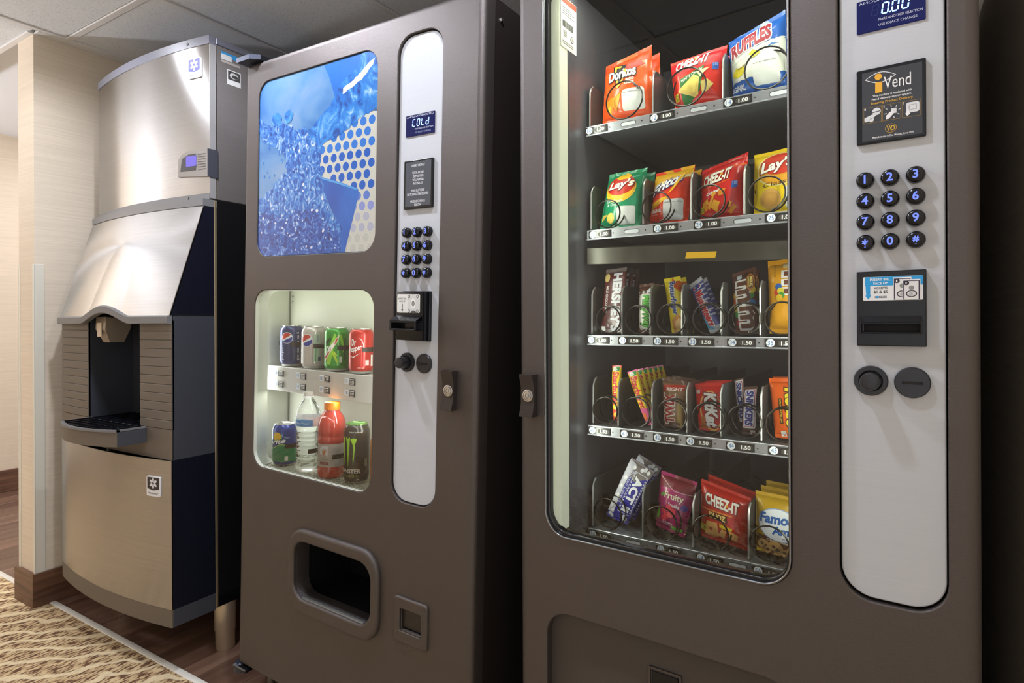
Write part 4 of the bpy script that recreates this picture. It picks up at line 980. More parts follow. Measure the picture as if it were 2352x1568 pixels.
bag('chip_bag', 'orange and gold corn chip bag on the second tray', 'chip bag', G2, [(.238, 1.407), (.321, 1.414), (.308, 1.296), (.226, 1.300)], (222, 52, 16), p, .021, (.160, .150), seed=5, backs=1, backlabel='second orange and gold corn chip bag behind the first')
p = Print(); p.P([(0, .78), (1, .80), (1, .83), (0, .81)], (236, 96, 20)); p.P([(0, .52), (.70, .60), (.70, .615), (0, .535)], (236, 96, 20))
for i in range(4): p.Ln((.5, .93 + .012 * i), (.95, .93 + .012 * i), .004, (248, 214, 206))
p.T('CHEEZ-IT', None, (110, 10, 16), bold=.06, quad=[(.07, .575), (.69, .61), (.74, .83), (.08, .80)]); p.T('CHEEZ-IT', None, (246, 240, 226), bold=.04, quad=[(.08, .59), (.68, .625), (.73, .815), (.09, .785)]); p.Rc(.49, .715, .535, .755, (240, 170, 30))
p.T('Original', (.17, .405, .48, .48), (246, 244, 240), bold=.05, quad=[(.17, .39), (.48, .43), (.48, .50), (.17, .46)]); p.P(rr(.745, .45, .87, .56, .02, 3)(0), (44, 100, 190)); p.T('210', (.76, .50, .855, .55), (190, 214, 246))
for q in ([(.06, .30), (.20, .36), (.24, .26), (.10, .22)], [(.28, .40), (.34, .46), (.42, .42), (.34, .36)], [(.44, .41), (.48, .48), (.62, .47), (.58, .38), (.48, .36)], [(.20, .20), (.30, .36), (.36, .36), (.26, .16)], [(.28, .20), (.36, .32), (.50, .26), (.42, .10)], [(.66, .18), (.70, .26), (.76, .24), (.72, .15)], [(.66, .10), (.80, .20), (.86, .16), (.72, .06)], [(.12, .22), (.18, .26), (.24, .20), (.16, .14)]): p.P(q, random.choice(((232, 150, 30), (240, 170, 44), (222, 136, 26))))
p.Rc(.02, .12, .12, .24, (222, 206, 40)); p.T('20', (.03, .14, .11, .22), (60, 60, 20))
bag('cracker_bag', 'red cracker bag reading original on the second tray', 'snack bag', G2, [(.335, 1.399), (.424, 1.423), (.419, 1.296), (.333, 1.296)], (206, 28, 26), p, .022, (.160, .150), seed=6)
p = Print(); p.E(.52, .66, .44, .27, (240, 226, 150)); p.E(.52, .66, .41, .25, (214, 150, 30)); p.E(.56, .735, .40, .17, (196, 52, 26)); p.T("Lay's", None, (120, 24, 16), bold=.07, shear=.2, quad=[(.14, .55), (.86, .63), (.86, .85), (.14, .80)]); p.T("Lay's", None, (244, 240, 228), bold=.035, shear=.2, quad=[(.16, .565), (.84, .64), (.84, .84), (.16, .79)])
p.T('Classic', None, (70, 60, 30), quad=[(.22, .385), (.86, .43), (.86, .50), (.22, .45)]); p.E(.36, .22, .22, .15, (206, 160, 80)); p.E(.36, .21, .18, .11, (196, 146, 66)); whitebox(p, .66, .05, 1.0, .38, '', (206, 208, 204))
bag('chip_bag', 'yellow classic chip bag at the right end of the second tray', 'chip bag', G2, [(.435, 1.414), (.521, 1.421), (.524, 1.296), (.436, 1.296)], (230, 196, 16), p, .021, (.160, .150), seed=7)

# --- row 3
p = Print(); p.T("HERSHEY'S", (.42, .02, .86, .92), (208, 208, 214), rot=-90, bold=.05); p.T('MILK CHOCOLATE', (.14, .30, .25, .72), (220, 216, 212), rot=-90, bold=.02); p.E(.14, .86, .12, .07, (202, 178, 110)); p.Rc(0, .93, 1, 1, (96, 84, 84)); p.Rc(.02, .02, .20, .09, (214, 214, 214))
bag('chocolate_bar', 'tall maroon chocolate bar at the left end of the third tray', 'candy bar', G3, [(.119, 1.211), (.169, 1.215), (.166, 1.073), (.113, 1.073)], (84, 34, 34), p, .006, (.165, .150), seal=.05, seed=8, crinkle=.35, tube=.3, backs=2, dstep=.034, sealcol=(110, 92, 92), backlabel='maroon chocolate bar queued behind the front one on the third tray')
p = Print(); p.P(rr(.10, .05, .98, .78, .08, 4)(0), (236, 236, 224)); p.T('MilkyWay', (.16, .06, .97, .77), (22, 70, 24), rot=-90, bold=.09, shear=.2); p.T('MilkyWay', (.22, .075, .92, .755), (92, 176, 68), rot=-90, bold=.03, shear=.2); p.T('CARAMEL', (.0, .50, .12, .84), (232, 226, 220), rot=-90, bold=.03); p.Ln((.6, .80), (.95, .90), .08, (230, 230, 236))
bag('chocolate_bar', 'brown candy bar with green white lettering on the third tray', 'candy bar', G3, [(.200, 1.175), (.233, 1.178), (.234, 1.073), (.201, 1.073)], (92, 54, 40), p, .010, (.160, .150), seal=.06, seed=9, crinkle=.5, backs=2, dstep=.034, backlabel='brown candy bar queued behind the green lettered one on the third tray')
p = Print(); p.P([(.45, .85), (1, .70), (1, 1), (.5, 1)], (206, 92, 30)); p.T('Butterfinger', (.24, .30, .72, .93), (240, 240, 220), rot=-90, bold=.10); p.T('Butterfinger', (.28, .31, .68, .92), (24, 66, 150), rot=-90, bold=.03); p.P([(.15, .0), (.2, .22), (.6, .32), (.95, .24), (.95, .0)], (206, 140, 70)); p.P([(.3, .05), (.4, .2), (.7, .26), (.8, .1)], (226, 186, 130))
bag('chocolate_bar', 'yellow candy bar with blue lettering leaning on the third tray', 'candy bar', G3, [(.252, 1.185), (.287, 1.190), (.309, 1.072), (.274, 1.072)], (226, 202, 26), p, .012, (.165, .150), seal=.07, seed=10, crinkle=.7, backs=1, dstep=.034, backlabel='second yellow candy bar behind the leaning one')
p = Print(); p.P([(0, .0), (1, .0), (1, .16), (0, .10)], (196, 206, 216)); p.P([(.0, .30), (.30, .30), (.42, .07), (.0, .07)], (70, 170, 210))
for i in range(8): p.Ln((.62, .95 - i * .09), (.98, .97 - i * .09), .03, (196, 204, 220))
p.T('3 Musketeers', (.12, .12, .80, .90), (244, 244, 250), rot=-90, bold=.12); p.T('3 Musketeers', (.18, .13, .74, .89), (196, 30, 44), rot=-90, bold=.04); p.P([(.30, .80), (.42, .92), (.66, .90), (.70, .86)], (40, 74, 170))
bag('chocolate_bar', 'silver blue candy bar with red lettering tilted left on the third tray', 'candy bar', G3, [(.305, 1.169), (.330, 1.188), (.382, 1.073), (.352, 1.073)], (74, 84, 160), p, .011, (.165, .150), seal=.07, seed=11, crinkle=.7, sealcol=(176, 176, 180), backs=1, dstep=.034, backlabel='second silver blue candy bar behind the tilted one')
p = Print(); 
for (x_, y_, c_) in ((.14, .60, (226, 176, 40)), (.12, .50, (222, 96, 34)), (.16, .40, (232, 200, 60)), (.20, .30, (70, 150, 60)), (.80, .58, (70, 160, 70)), (.86, .66, (226, 200, 60)), (.84, .46, (60, 120, 190)), (.26, .16, (196, 40, 36)), (.30, .10, (206, 50, 40))): p.E(x_, y_, .12, .055, c_)
for (y0, y1, xo) in ((.46, .82, 0), (.07, .42, .06)):
    p.T('m', (.16 + xo, y0 - .02, .86 + xo, y1 + .02), (238, 236, 232), rot=-90, bold=.12); p.T('m', (.24 + xo, y0 + .01, .80 + xo, y1 - .01), (96, 58, 40), rot=-90, bold=.03)
p.T('&', (.42, .42, .62, .47), (240, 238, 234), rot=-90, bold=.04); p.E(.80, .78, .17, .13, (196, 120, 40)); p.E(.80, .78, .14, .11, (110, 62, 36)); p.T('MILK', (.80, .70, .90, .86), (236, 210, 110), rot=-90, bold=.05); p.T('CHOCOLATE', (.70, .70, .78, .86), (236, 210, 110), rot=-90, bold=.05); p.P(rr(.24, .86, .44, .93, .02, 3)(0), (206, 214, 222))
p.T("'s", (.55, .0, .9, .06), (238, 236, 232), rot=-90)
bag('candy_pack', 'brown milk chocolate candy pack with two big letters on the third tray', 'candy pack', G3, [(.391, 1.189), (.434, 1.201), (.446, 1.072), (.400, 1.072)], (92, 54, 42), p, .013, (.165, .150), seal=.06, seed=12, crinkle=.6, backs=1, dstep=.034, backlabel='second brown milk chocolate candy pack behind the first')
p = Print()
for (y0, y1) in ((.50, .84),):
    p.T('m', (.42, y0, 1.10, y1), (238, 236, 232), rot=-90, bold=.12); p.T('m', (.50, y0 + .02, 1.04, y1 - .02), (110, 62, 42), rot=-90, bold=.03)
for (x_, y_, c_) in ((.34, .62, (40, 100, 180)), (.30, .54, (200, 60, 40)), (.40, .56, (222, 206, 60)), (.42, .50, (70, 150, 60)), (.36, .47, (226, 186, 40))): p.E(x_, y_, .10, .045, c_)
p.P(rr(.46, .87, .76, .94, .03, 3)(0), (226, 206, 150)); p.T('PEANUT', (.20, .75, .26, .93), (140, 96, 20), rot=-90)
bag('candy_pack', 'large yellow peanut candy pack at the right end of the third tray', 'candy pack', G3, [(.457, 1.210), (.517, 1.214), (.522, 1.073), (.463, 1.073)], (228, 160, 14), p, .015, (.165, .150), seal=.06, seed=13, crinkle=.8)

# --- row 4
def starburst(lab, quad, pink, seed, backs=0, bl=None):
    p = Print(); p.Rc(.15, .90, .85, .98, (226, 226, 216)); p.Rc(.5, .90, .85, .98, (60, 140, 70))
    if pink: p.Rc(0, .02, 1, .30, (226, 92, 150)); p.P([(.1, .10), (.5, .05), (.6, .20), (.2, .24)], (240, 120, 60))
    else: p.Rc(0, .02, 1, .22, (214, 56, 36)); p.E(.5, .12, .34, .05, (240, 190, 60))
    p.T('Starburst', (.16, .30, .86, .89), (200, 40, 50), rot=-90, bold=.04)
    return bag('candy_stick', lab, 'candy stick', G4, quad, (232, 196, 30), p, .009, (.156, .150), seal=.04, seed=seed, crinkle=.25, tube=.35, n=14, backs=backs, dstep=.030, sealcol=(226, 92, 150) if pink else (200, 44, 40), backlabel=bl)
starburst('upright yellow square candy stick at the left end of the fourth tray', [(.137, 1.000), (.159, 1.001), (.159, .879), (.143, .879)], False, 14)
starburst('slanting yellow and pink square candy stick on the fourth tray', [(.172, .987), (.195, .995), (.234, .879), (.219, .879)], True, 15, 5, 'slanting yellow and pink candy stick in the row behind the front one')
p = Print(); p.P([(.05, .72), (.95, .80), (.95, .92), (.1, .86)], (196, 52, 34)); p.T('RIGHT', None, (244, 232, 222), bold=.04, quad=[(.25, .74), (.90, .78), (.90, .86), (.25, .82)]); p.T('TWIX', (.10, .06, .66, .72), (244, 238, 226), rot=90, bold=.12); p.T('TWIX', (.15, .08, .61, .70), (176, 36, 36), rot=90, bold=.04); p.P([(.72, .0), (.95, .0), (.9, .5), (.74, .62)], (190, 160, 96))
bag('chocolate_bar', 'gold and red candy bar with lettering reading upward on the fourth tray', 'candy bar', G4, [(.249, .979), (.303, .973), (.296, .879), (.255, .879)], (150, 112, 74), p, .012, (.160, .150), seal=.09, seed=16, crinkle=1., sealcol=(96, 66, 50), backs=2, dstep=.03, backlabel='gold and red candy bar behind the front one on the fourth tray')
p = Print(); p.E(.55, .42, .40, .42, (240, 200, 110)); p.E(.57, .43, .36, .385, (206, 30, 26)); p.T('KitKat', (.30, .06, .84, .82), (110, 10, 14), rot=-90, bold=.12, shear=.15); p.T('KitKat', (.34, .08, .80, .80), (244, 242, 240), rot=-90, bold=.05, shear=.15); p.P([(.12, .05), (.2, .30), (.34, .30), (.32, .05)], (190, 110, 40)); p.P(rr(.06, .78, .2, .86, .02, 3)(0), (220, 200, 196))
bag('wafer_bar', 'bright red wafer bar with white lettering on the fourth tray', 'candy bar', G4, [(.318, .970), (.373, .975), (.381, .879), (.329, .879)], (222, 32, 18), p, .009, (.160, .150), seal=.07, seed=17, crinkle=.4, tube=.4, backs=2, dstep=.034, backlabel='bright red wafer bar queued behind the front one on the fourth tray')
def snickers(lab, quad, dep, seed):
    p = Print(); p.P(rr(.12, .14, .95, .97, .08, 4)(0), (236, 236, 240)); p.P(rr(.18, .17, .89, .94, .08, 4)(0), (196, 44, 44)); p.P(rr(.22, .18, .85, .93, .08, 4)(0), (236, 236, 240)); p.T('SNICKERS', (.28, .19, .80, .92), (38, 46, 140), rot=-90, bold=.05, shear=.15); p.Rc(.6, .02, .9, .10, (220, 214, 210))
    bag('chocolate_bar', lab, 'candy bar', G4, quad, (84, 52, 44), p, .011, dep, seal=.05, seed=seed, crinkle=.5)
snickers('white and brown candy bar with blue lettering standing upright on the fourth tray', [(.414, .969), (.439, .972), (.439, .879), (.411, .879)], (.158, .150), 18)
snickers('second blue lettered candy bar tilted behind the upright one on the fourth tray', [(.385, .978), (.404, .984), (.414, .884), (.399, .883)], (.196, .190), 19)
p = Print(); p.T("Reese's", (.44, .02, 1.02, .86), (90, 44, 16), rot=-90, bold=.12, shear=.15); p.T("Reese's", (.48, .04, .98, .84), (240, 214, 40), rot=-90, bold=.05, shear=.15); p.Rc(.26, .24, .38, .66, (70, 40, 24)); p.T('2 PEANUT BUTTER CUPS', (.29, .26, .35, .64), (240, 206, 50), rot=-90, bold=.03); p.P(rr(.24, .03, .44, .12, .02, 3)(0), (230, 226, 220))
bag('candy_pack', 'orange peanut butter cup pack with yellow lettering at the right end of the fourth tray', 'candy pack', G4, [(.458, .988), (.515, .990), (.519, .879), (.472, .879)], (232, 96, 10), p, .010, (.165, .150), seal=.06, seed=20, crinkle=.5, backs=1, dstep=.034, backlabel='second orange peanut butter cup pack behind the first')

# --- row 5
p = Print(); p.P([(0, .80), (.5, .70), (1, .86), (1, 1), (0, 1)], (120, 112, 110)); p.P([(.0, .1), (.28, .1), (.22, .6), (.3, .95), (0, .98)], (196, 196, 206))
for i in range(13):
    for x_ in (.44, .90): p.Rc(x_ - .018, .20 + i * .052, x_ + .018, .225 + i * .052, (226, 228, 240))
p.Ln((.40, .17), (.40, .86), .012, (226, 228, 240)); p.Ln((.94, .17), (.94, .86), .012, (226, 228, 240)); p.Ln((.40, .17), (.94, .17), .008, (226, 228, 240)); p.Ln((.40, .86), (.94, .86), .008, (226, 228, 240))
p.T('ACT II', (.50, .20, .84, .80), (240, 242, 248), rot=-90, bold=.05); p.T('Butter Lovers', (.26, .30, .38, .84), (206, 210, 236), rot=-90); 
for (x_, y_) in ((.14, .06), (.2, .14), (.1, .2), (.24, .05), (.7, .08), (.78, .06), (.74, .12), (.82, .10), (.6, .92), (.7, .95), (.15, .4), (.12, .55), (.16, .7), (.3, .9), (.85, .93)): p.E(x_, y_, .075, .035, (222, 222, 226), 9); p.E(x_ + .02, y_ + .012, .045, .02, (240, 240, 242), 9)
bag('popcorn_packet', 'royal blue microwave popcorn packet tilted at the left end of the bottom tray', 'snack packet', G5, [(.178, .802), (.230, .778), (.174, .658), (.124, .672)], (40, 44, 150), p, .010, (.165, .150), seal=.03, seed=21, crinkle=.3, tube=.3, backs=1, dstep=.04, backlabel='second blue popcorn packet behind the tilted one')
p = Print(); p.P([(0, .74), (.5, .78), (1, .70), (1, 1), (0, 1)], (120, 30, 44)); p.Ln((0, .92), (.5, .74), .012, (220, 170, 180)); p.Ln((.5, .74), (1, .75), .012, (220, 170, 180)); p.T('Fruity', None, (236, 226, 200), bold=.02, quad=[(.22, .55), (.80, .55), (.80, .70), (.22, .70)]); p.T('Snacks', None, (238, 230, 226), bold=.02, quad=[(.38, .46), (.72, .46), (.72, .53), (.38, .53)])
for (x_, y_) in ((.25, .36), (.42, .42), (.56, .38), (.38, .28), (.5, .32), (.3, .22)): p.P(rr(x_ - .09, y_ - .05, x_ + .09, y_ + .06, .05, 4)(0), random.choice(((222, 66, 84), (232, 90, 100), (206, 44, 70))))
p.Rc(.0, .18, .13, .34, (110, 190, 60)); p.Rc(.56, .05, .92, .13, (120, 210, 70)); p.T('Cherry', (.28, .13, .60, .20), (240, 230, 236)); p.E(.86, .50, .10, .06, (90, 60, 150)); p.E(.16, .62, .08, .03, (90, 150, 50), rot=20)
bag('fruit_snack_bag', 'magenta fruit snack bag on the bottom tray', 'snack bag', G5, [(.245, .783), (.321, .769), (.298, .656), (.237, .670)], (168, 30, 100), p, .017, (.165, .150), seed=22)
p = Print(); p.P([(0, .30), (1, .28), (1, .0), (0, .0)], (186, 40, 24)); p.T('CHEEZ-IT', None, (110, 10, 16), bold=.06, quad=[(.10, .61), (.84, .60), (.84, .84), (.10, .84)]); p.T('CHEEZ-IT', None, (246, 240, 228), bold=.04, quad=[(.12, .63), (.82, .615), (.82, .825), (.12, .825)]); p.Rc(.57, .70, .61, .74, (240, 170, 30)); p.P([(0, .52), (.7, .55), (.7, .57), (0, .54)], (236, 150, 40))
p.P([(.2, .40), (.62, .41), (.60, .54), (.22, .52)], (90, 40, 20)); p.T('DUOZ', (.22, .42, .58, .52), (240, 206, 120), bold=.05); p.P([(.45, .36), (.72, .34), (.70, .28), (.45, .30)], (226, 196, 40)); 
for q in ([(.12, .10), (.16, .34), (.40, .36), (.44, .12), (.28, .06)], [(.42, .14), (.50, .28), (.60, .26), (.54, .10)], [(.60, .16), (.66, .30), (.84, .24), (.80, .12)]): p.P(q, random.choice(((214, 160, 90), (226, 170, 100))))
p.E(.26, .22, .04, .03, (170, 90, 60)); p.Rc(.02, .14, .16, .25, (214, 200, 50)); p.T('20', (.04, .16, .14, .23), (60, 60, 20))
bag('cracker_bag', 'red and brown cracker mix bag on the bottom tray', 'snack bag', G5, [(.329, .778), (.425, .754), (.422, .656), (.332, .668)], (196, 38, 20), p, .022, (.165, .150), seed=23, backs=1, backlabel='second red and brown cracker mix bag behind the first')
p = Print(); p.P([(0, 0), (1, 0), (1, .27), (.5, .32), (0, .30)], (96, 58, 36)); p.E(.52, .52, .46, .27, (150, 170, 210)); p.E(.52, .52, .44, .255, (232, 236, 242)); p.T('Famous', None, (24, 92, 170), bold=.04, shear=.15, quad=[(.10, .52), (.98, .55), (.98, .72), (.10, .69)]); p.T('Amos', None, (24, 92, 170), bold=.04, shear=.15, quad=[(.38, .36), (.98, .39), (.98, .52), (.38, .50)]); p.T('Bite Size', (.60, .30, .92, .335), (60, 70, 110)); p.T('Chocolate Chip', (.25, .225, .98, .275), (226, 206, 180), bold=.02)
for (x_, y_, r_) in ((.18, .14, .14), (.44, .13, .17), (.30, .06, .12), (.66, .06, .12), (.80, .13, .12)):
    p.E(x_, y_, r_, r_ * .75, (206, 160, 96)); p.E(x_ - .04, y_ + .02, .035, .03, (84, 46, 26)); p.E(x_ + .05, y_ - .02, .04, .03, (84, 46, 26)); p.E(x_ + .01, y_ - .05, .03, .02, (84, 46, 26))
bag('cookie_bag', 'gold cookie bag with blue script at the right end of the bottom tray', 'snack bag', G5, [(.433, .771), (.517, .766), (.520, .656), (.438, .662)], (196, 156, 28), p, .020, (.165, .150), seed=24, backs=2, dstep=.045, backlabel='gold cookie bag queued behind the front one')

# ================================================================== CANS AND BOTTLES in the lit window
M_CAN = mat('can_aluminium', (200, 200, 196), .25, metal=.9)
CANP = [(.0255, 0), (.0262, .002), (.0300, .007), (.0328, .013), (.0330, .016), (.0330, .102), (.0322, .107), (.0290, .1135), (.0268, .1165)]
def rad(prof, z):
    for (r0, z0), (r1, z1) in zip(prof, prof[1:]):
        if z0 <= z <= z1: return r0 + (r1 - r0) * (z - z0) / (z1 - z0 + 1e-9)
    return prof[-1][0]
def sc_prof(k, r=1.): return [(a * r, b * k) for a, b in CANP]
def can(label, group, loc, colr, prn, k=1., r=1., rim=None, name='soda_can'):
    root = empty(name, mw=FD @ Matrix.Translation(loc)); tag(root, label, 'can', group)
    pf = sc_prof(k, r)
    MB().lathe(pf[1:], n=40, cap0=False, cap1=False).build('can_body', mat('canpaint_%d_%d_%d' % colr, colr, .28, metal=.35, coat=.3), root)
    MB().lathe([pf[0], pf[1], (pf[2][0], pf[2][1] * .9)], n=40, cap1=False).build('base_rim', M_CAN, root)
    t = pf[-1]; MB().lathe([t, (t[0] + .0007, t[1] + .0012), (t[0] + .0003, t[1] + .0026), (t[0] - .001, t[1] + .0026), (t[0] - .0018, t[1] + .0004), (t[0] - .003, t[1] - .001), (.0003, t[1] - .001)], n=40, cap0=False).build('can_lid', rim or M_CAN, root)
    MB().cbox(-.006, .006, -.010, .008, t[1] - .001, t[1] + .0005, .0004, 1).build('pull_tab', rim or M_CAN, root, 0)
    if prn:
        def fn(a, z, h):
            rr_ = rad(pf, z) + h; return (rr_ * math.sin(R(a)), -rr_ * math.cos(R(a)), z)
        prn.build('can_print', fn, root, cuts=([i * 7.5 for i in range(-24, 49)], [z for _, z in pf] + [i * .01 * k for i in range(2, 11)]), step=.00025)
    return root
GA = 'soda cans on the upper display shelf'; GB = 'drinks on the mesh floor of the display'
ZA, ZB, YA, YB = .8702, .5927, .103, .054
def globe(p, c, z, r=.0165, deg=None):
    d = r / .033 * 57.3
    p.E(c, z, d, r, (232, 236, 240)); 
    N_ = 24; pts = lambda a0, a1: [(c + d * .9 * math.cos(R(a0 + (a1 - a0) * i / N_)), z + r * .9 * math.sin(R(a0 + (a1 - a0) * i / N_))) for i in range(N_ + 1)]
    p.P(pts(38, 205), (196, 62, 44)); p.P(pts(218, 372), (48, 58, 150))
p = Print(); globe(p, 30, .083); p.T('pepsi', (2, .018, 14, .060), (222, 226, 236), rot=90); p.T('pepsi', (78, .018, 96, .100), (222, 226, 236), rot=90); p.P([(60, .02), (72, .02), (72, .055), (60, .055)], (60, 70, 100))
can('dark blue cola can at the left end of the upper shelf', GA, (.087, YA, ZA), (44, 56, 106), p)
p = Print(); globe(p, 18, .080, .018); p.P([(52, .02), (84, .02), (84, .098), (52, .098)], (176, 194, 178)); p.T('Diet', (66, .075, 78, .095), (60, 70, 120), rot=90); p.P(rr(74, .022, 88, .034, .003, 3)(0), (60, 80, 110)); p.T('diet pepsi', (-22, .018, -10, .090), (120, 124, 140), rot=90); p.P([(60, .018), (66, .018), (66, .07), (60, .07)], (110, 170, 120))
can('silver diet cola can, second on the upper shelf', GA, (.1845, YA, ZA), (196, 188, 184), p)
p = Print(); p.P([(0, .018), (20, .018), (48, .100), (38, .103), (10, .06)], (140, 200, 60)); p.P([(60, .10), (72, .10), (88, .06), (80, .05)], (120, 190, 40)); p.P([(4, .022), (12, .022), (6, .05), (-2, .05)], (180, 210, 60)); p.P([(26, .05), (50, .022), (60, .022), (36, .056)], (170, 206, 50)); p.P([(34, .056), (42, .052), (56, .040), (44, .045)], (196, 220, 70))
p.P([(-14, .040), (56, .098), (62, .100), (54, .082), (-8, .026), (-16, .022)], (232, 226, 190)); p.P([(-12, .040), (54, .094), (50, .082), (-8, .032)], (196, 50, 40)); p.T('Dew', None, (240, 240, 236), bold=.05, shear=.2, quad=[(-8, .040), (40, .068), (46, .090), (-6, .062)]); p.T('Mtn', None, (30, 50, 30), bold=.03, quad=[(-8, .066), (22, .084), (24, .098), (-8, .082)])
p.P(rr(62, .024, 76, .040, .003, 3)(0), (196, 214, 190)); p.Rc(84, .03, 96, .09, (34, 80, 40))
can('bright green citrus soda can on the upper shelf', GA, (.2825, YA, ZA), (54, 142, 44), p)
p = Print(); p.T('Dr', (-2, .074, 22, .092), (240, 232, 228), bold=.02); p.T('Pepper', None, (240, 232, 228), bold=.02, quad=[(-14, .050), (48, .060), (50, .080), (-14, .070)]); p.P([(34, .096), (50, .090), (58, .078), (56, .066), (54, .068), (55, .078), (48, .088)], (236, 220, 216)); p.P([(-12, .046), (10, .042), (44, .056), (10, .045)], (236, 220, 216)); p.P(rr(66, .022, 84, .036, .003, 3)(0), (226, 196, 190)); p.T('12 FL OZ', (30, .014, 62, .0175), (236, 220, 216)); p.Rc(96, .02, 112, .05, (214, 210, 200))
can('red soda can at the right end of the upper shelf', GA, (.380, YA, ZA), (186, 44, 36), p)
# bottom row
p = Print(); p.P([(-60, .014), (130, .014), (130, .046), (70, .060), (30, .062), (-10, .050), (-60, .048)], (30, 132, 86)); p.P([(-60, .048), (-10, .050), (30, .062), (70, .060), (70, .0625), (30, .065), (-10, .053), (-60, .051)], (170, 200, 120)); p.E(14, .082, 26, .0145, (56, 150, 70)); p.E(14, .085, 22, .0125, (232, 186, 30)); p.T('Sprite', None, (20, 40, 80), bold=.08, shear=.2, quad=[(-60, .052), (58, .064), (58, .084), (-60, .070)]); p.T('Sprite', None, (240, 242, 244), bold=.03, shear=.2, quad=[(-58, .053), (56, .065), (56, .083), (-58, .069)]); p.P([(34, .088), (40, .096), (46, .086), (80, .082), (60, .080)], (120, 150, 190)); p.P(rr(52, .018, 68, .030, .003, 3)(0), (214, 224, 214))
can('blue and green lemon lime soda can at the left of the mesh floor', GB, (.129, YB, ZB), (40, 62, 140), p)
p = Print()
gr = (170, 222, 52)
p.P([(-8, .122), (6, .118), (16, .122), (15, .106), (13, .085), (11, .070), (8, .040), (5, .070), (2, .088), (0, .108)], gr); p.P([(18, .117), (30, .120), (46, .118), (44, .110), (38, .104), (41, .092), (37, .080), (36, .066), (31, .052), (30, .070), (33, .090), (29, .104)], gr); p.P([(-30, .122), (-14, .118), (-12, .080), (-16, .045), (-20, .080)], gr)
p.T('MONSTER', (-50, .030, 66, .041), (226, 224, 216), bold=.03); p.T('ENERGY', (-30, .020, 54, .0255), (150, 160, 60), bold=.02, space=1.3); p.T('ZERO SUGAR', (10, .133, 70, .136), (200, 200, 196), bold=.02); p.Rc(52, .012, 60, .0145, (210, 210, 200)); p.Ln((76, .02), (76, .12), .5, (70, 64, 58)); p.Rc(84, .046, 100, .066, (120, 110, 100))
can('tall dark energy drink can with a green claw mark', GB, (.421, YB, ZB), (64, 58, 50), p, 158 / 122, 1.0, rim=mat('green_lid', (120, 160, 90), .3, metal=.6), name='energy_drink_can')
p = Print(); p.P([(-80, .03), (-40, .06), (-60, .12), (-90, .1)], (240, 240, 236)); p.P([(-100, .015), (-60, .02), (-70, .05), (-100, .05)], (240, 240, 236))
can('orange and white can cut off by the right edge of the lit window', GB, (.518, YB, ZB), (230, 140, 40), p, 1.15, 1.0)

PLAST = mat('clear_bottle', (250, 252, 252), .04, trans=1., ior=1.25)
def bottle(name, label, loc, prof, body_m, cap, lab, prn, n=40, extra=None):
    root = empty(name, mw=FD @ Matrix.Translation(loc)); tag(root, label, 'bottle', GB)
    b = MB().lathe(prof, n=n, cap1=False).build('bottle_body', body_m, root, 50)
    cr, cz0, cz1, cm = cap
    c = MB()
    ring = lambda r_, z: [(r_ * (1 + (.03 if k % 2 else 0)) * math.cos(2 * PI * k / 48), r_ * (1 + (.03 if k % 2 else 0)) * math.sin(2 * PI * k / 48), z) for k in range(48)]
    c.loft([ring(cr, cz0), ring(cr, cz1 - .002), ring(cr * .95, cz1)]); c.build('bottle_cap', cm, root, 30)
    if lab:
        z0, z1, lm = lab
        MB().lathe([(rad(prof, z0) + .0005, z0), (rad(prof, (z0 + z1) / 2) + .0005, (z0 + z1) / 2), (rad(prof, z1) + .0005, z1)], n=n, cap0=False, cap1=False).build('bottle_label', lm, root)
        if prn: prn.build('label_print', lambda a, z, h: ((rad(prof, z) + .0006 + h) * math.sin(R(a)), -(rad(prof, z) + .0006 + h) * math.cos(R(a)), z), root, cuts=([i * 7.5 for i in range(-24, 49)], [z for _, z in prof]), step=.00025)
    return root
wp = [(.020, 0), (.027, .001), (.0315, .006), (.0325, .014), (.0325, .026)]
z_ = .030
for i in range(7):
    wp += [(.0305 + .0008 * (i % 2), z_), (.0285, z_ + .005), (.0312, z_ + .010)]; z_ += .0125
wp += [(.0325, .122), (.0328, .126), (.0328, .150), (.0318, .154), (.0318, .160), (.0300, .170), (.0240, .182), (.0165, .193), (.0132, .199), (.0132, .204), (.0150, .205), (.0150, .207), (.0125, .2075), (.0125, .214)]
p = Print(); p.Rc(-40, .1265, 72, .1435, (84, 146, 204)); p.P([(-40, .1435), (-20, .147), (0, .1445), (30, .1475), (60, .1445), (72, .1435)], (150, 190, 224)); p.T('Purified Water', (-30, .132, 58, .1375), (226, 238, 246)); p.Rc(76, .125, 78, .149, (190, 190, 190))
bottle('water_bottle', 'clear ribbed water bottle with a blue and white label', (.229, YB, ZB), wp, PLAST, (.0145, .206, .2175, mat('cap_white', (226, 226, 220), .45)), (.125, .150, ink((232, 234, 236))), p)
gp = [(.024, 0), (.031, .001), (.0350, .006), (.0362, .014), (.0362, .026), (.0350, .030), (.0350, .092), (.0362, .096), (.0362, .108), (.0350, .111), (.0362, .114), (.0364, .128), (.0355, .142), (.0325, .155), (.0270, .166), (.0220, .172), (.0195, .176), (.0195, .182)]
GAT = mat('red_sports_drink', (218, 80, 66), .12, trans=.25, coat=.5)
p = Print(); p.T('G', (-8, .056, 34, .088), (236, 234, 232), bold=.08); p.P([(10, .066), (24, .082), (22, .073), (28, .074), (12, .060), (15, .068)], (228, 120, 40)); p.Rc(-4, .038, 36, .0445, (150, 70, 60)); p.T('FRUIT PUNCH', (-1, .0395, 33, .043), (226, 206, 200)); p.T('THIRST QUENCHER', (-4, .049, 38, .052), (120, 112, 106)); p.Rc(62, .040, 86, .056, (200, 200, 198)); 
for i in range(5): p.Rc(56, .080 - i * .003, 90, .0812 - i * .003, (170, 164, 158))
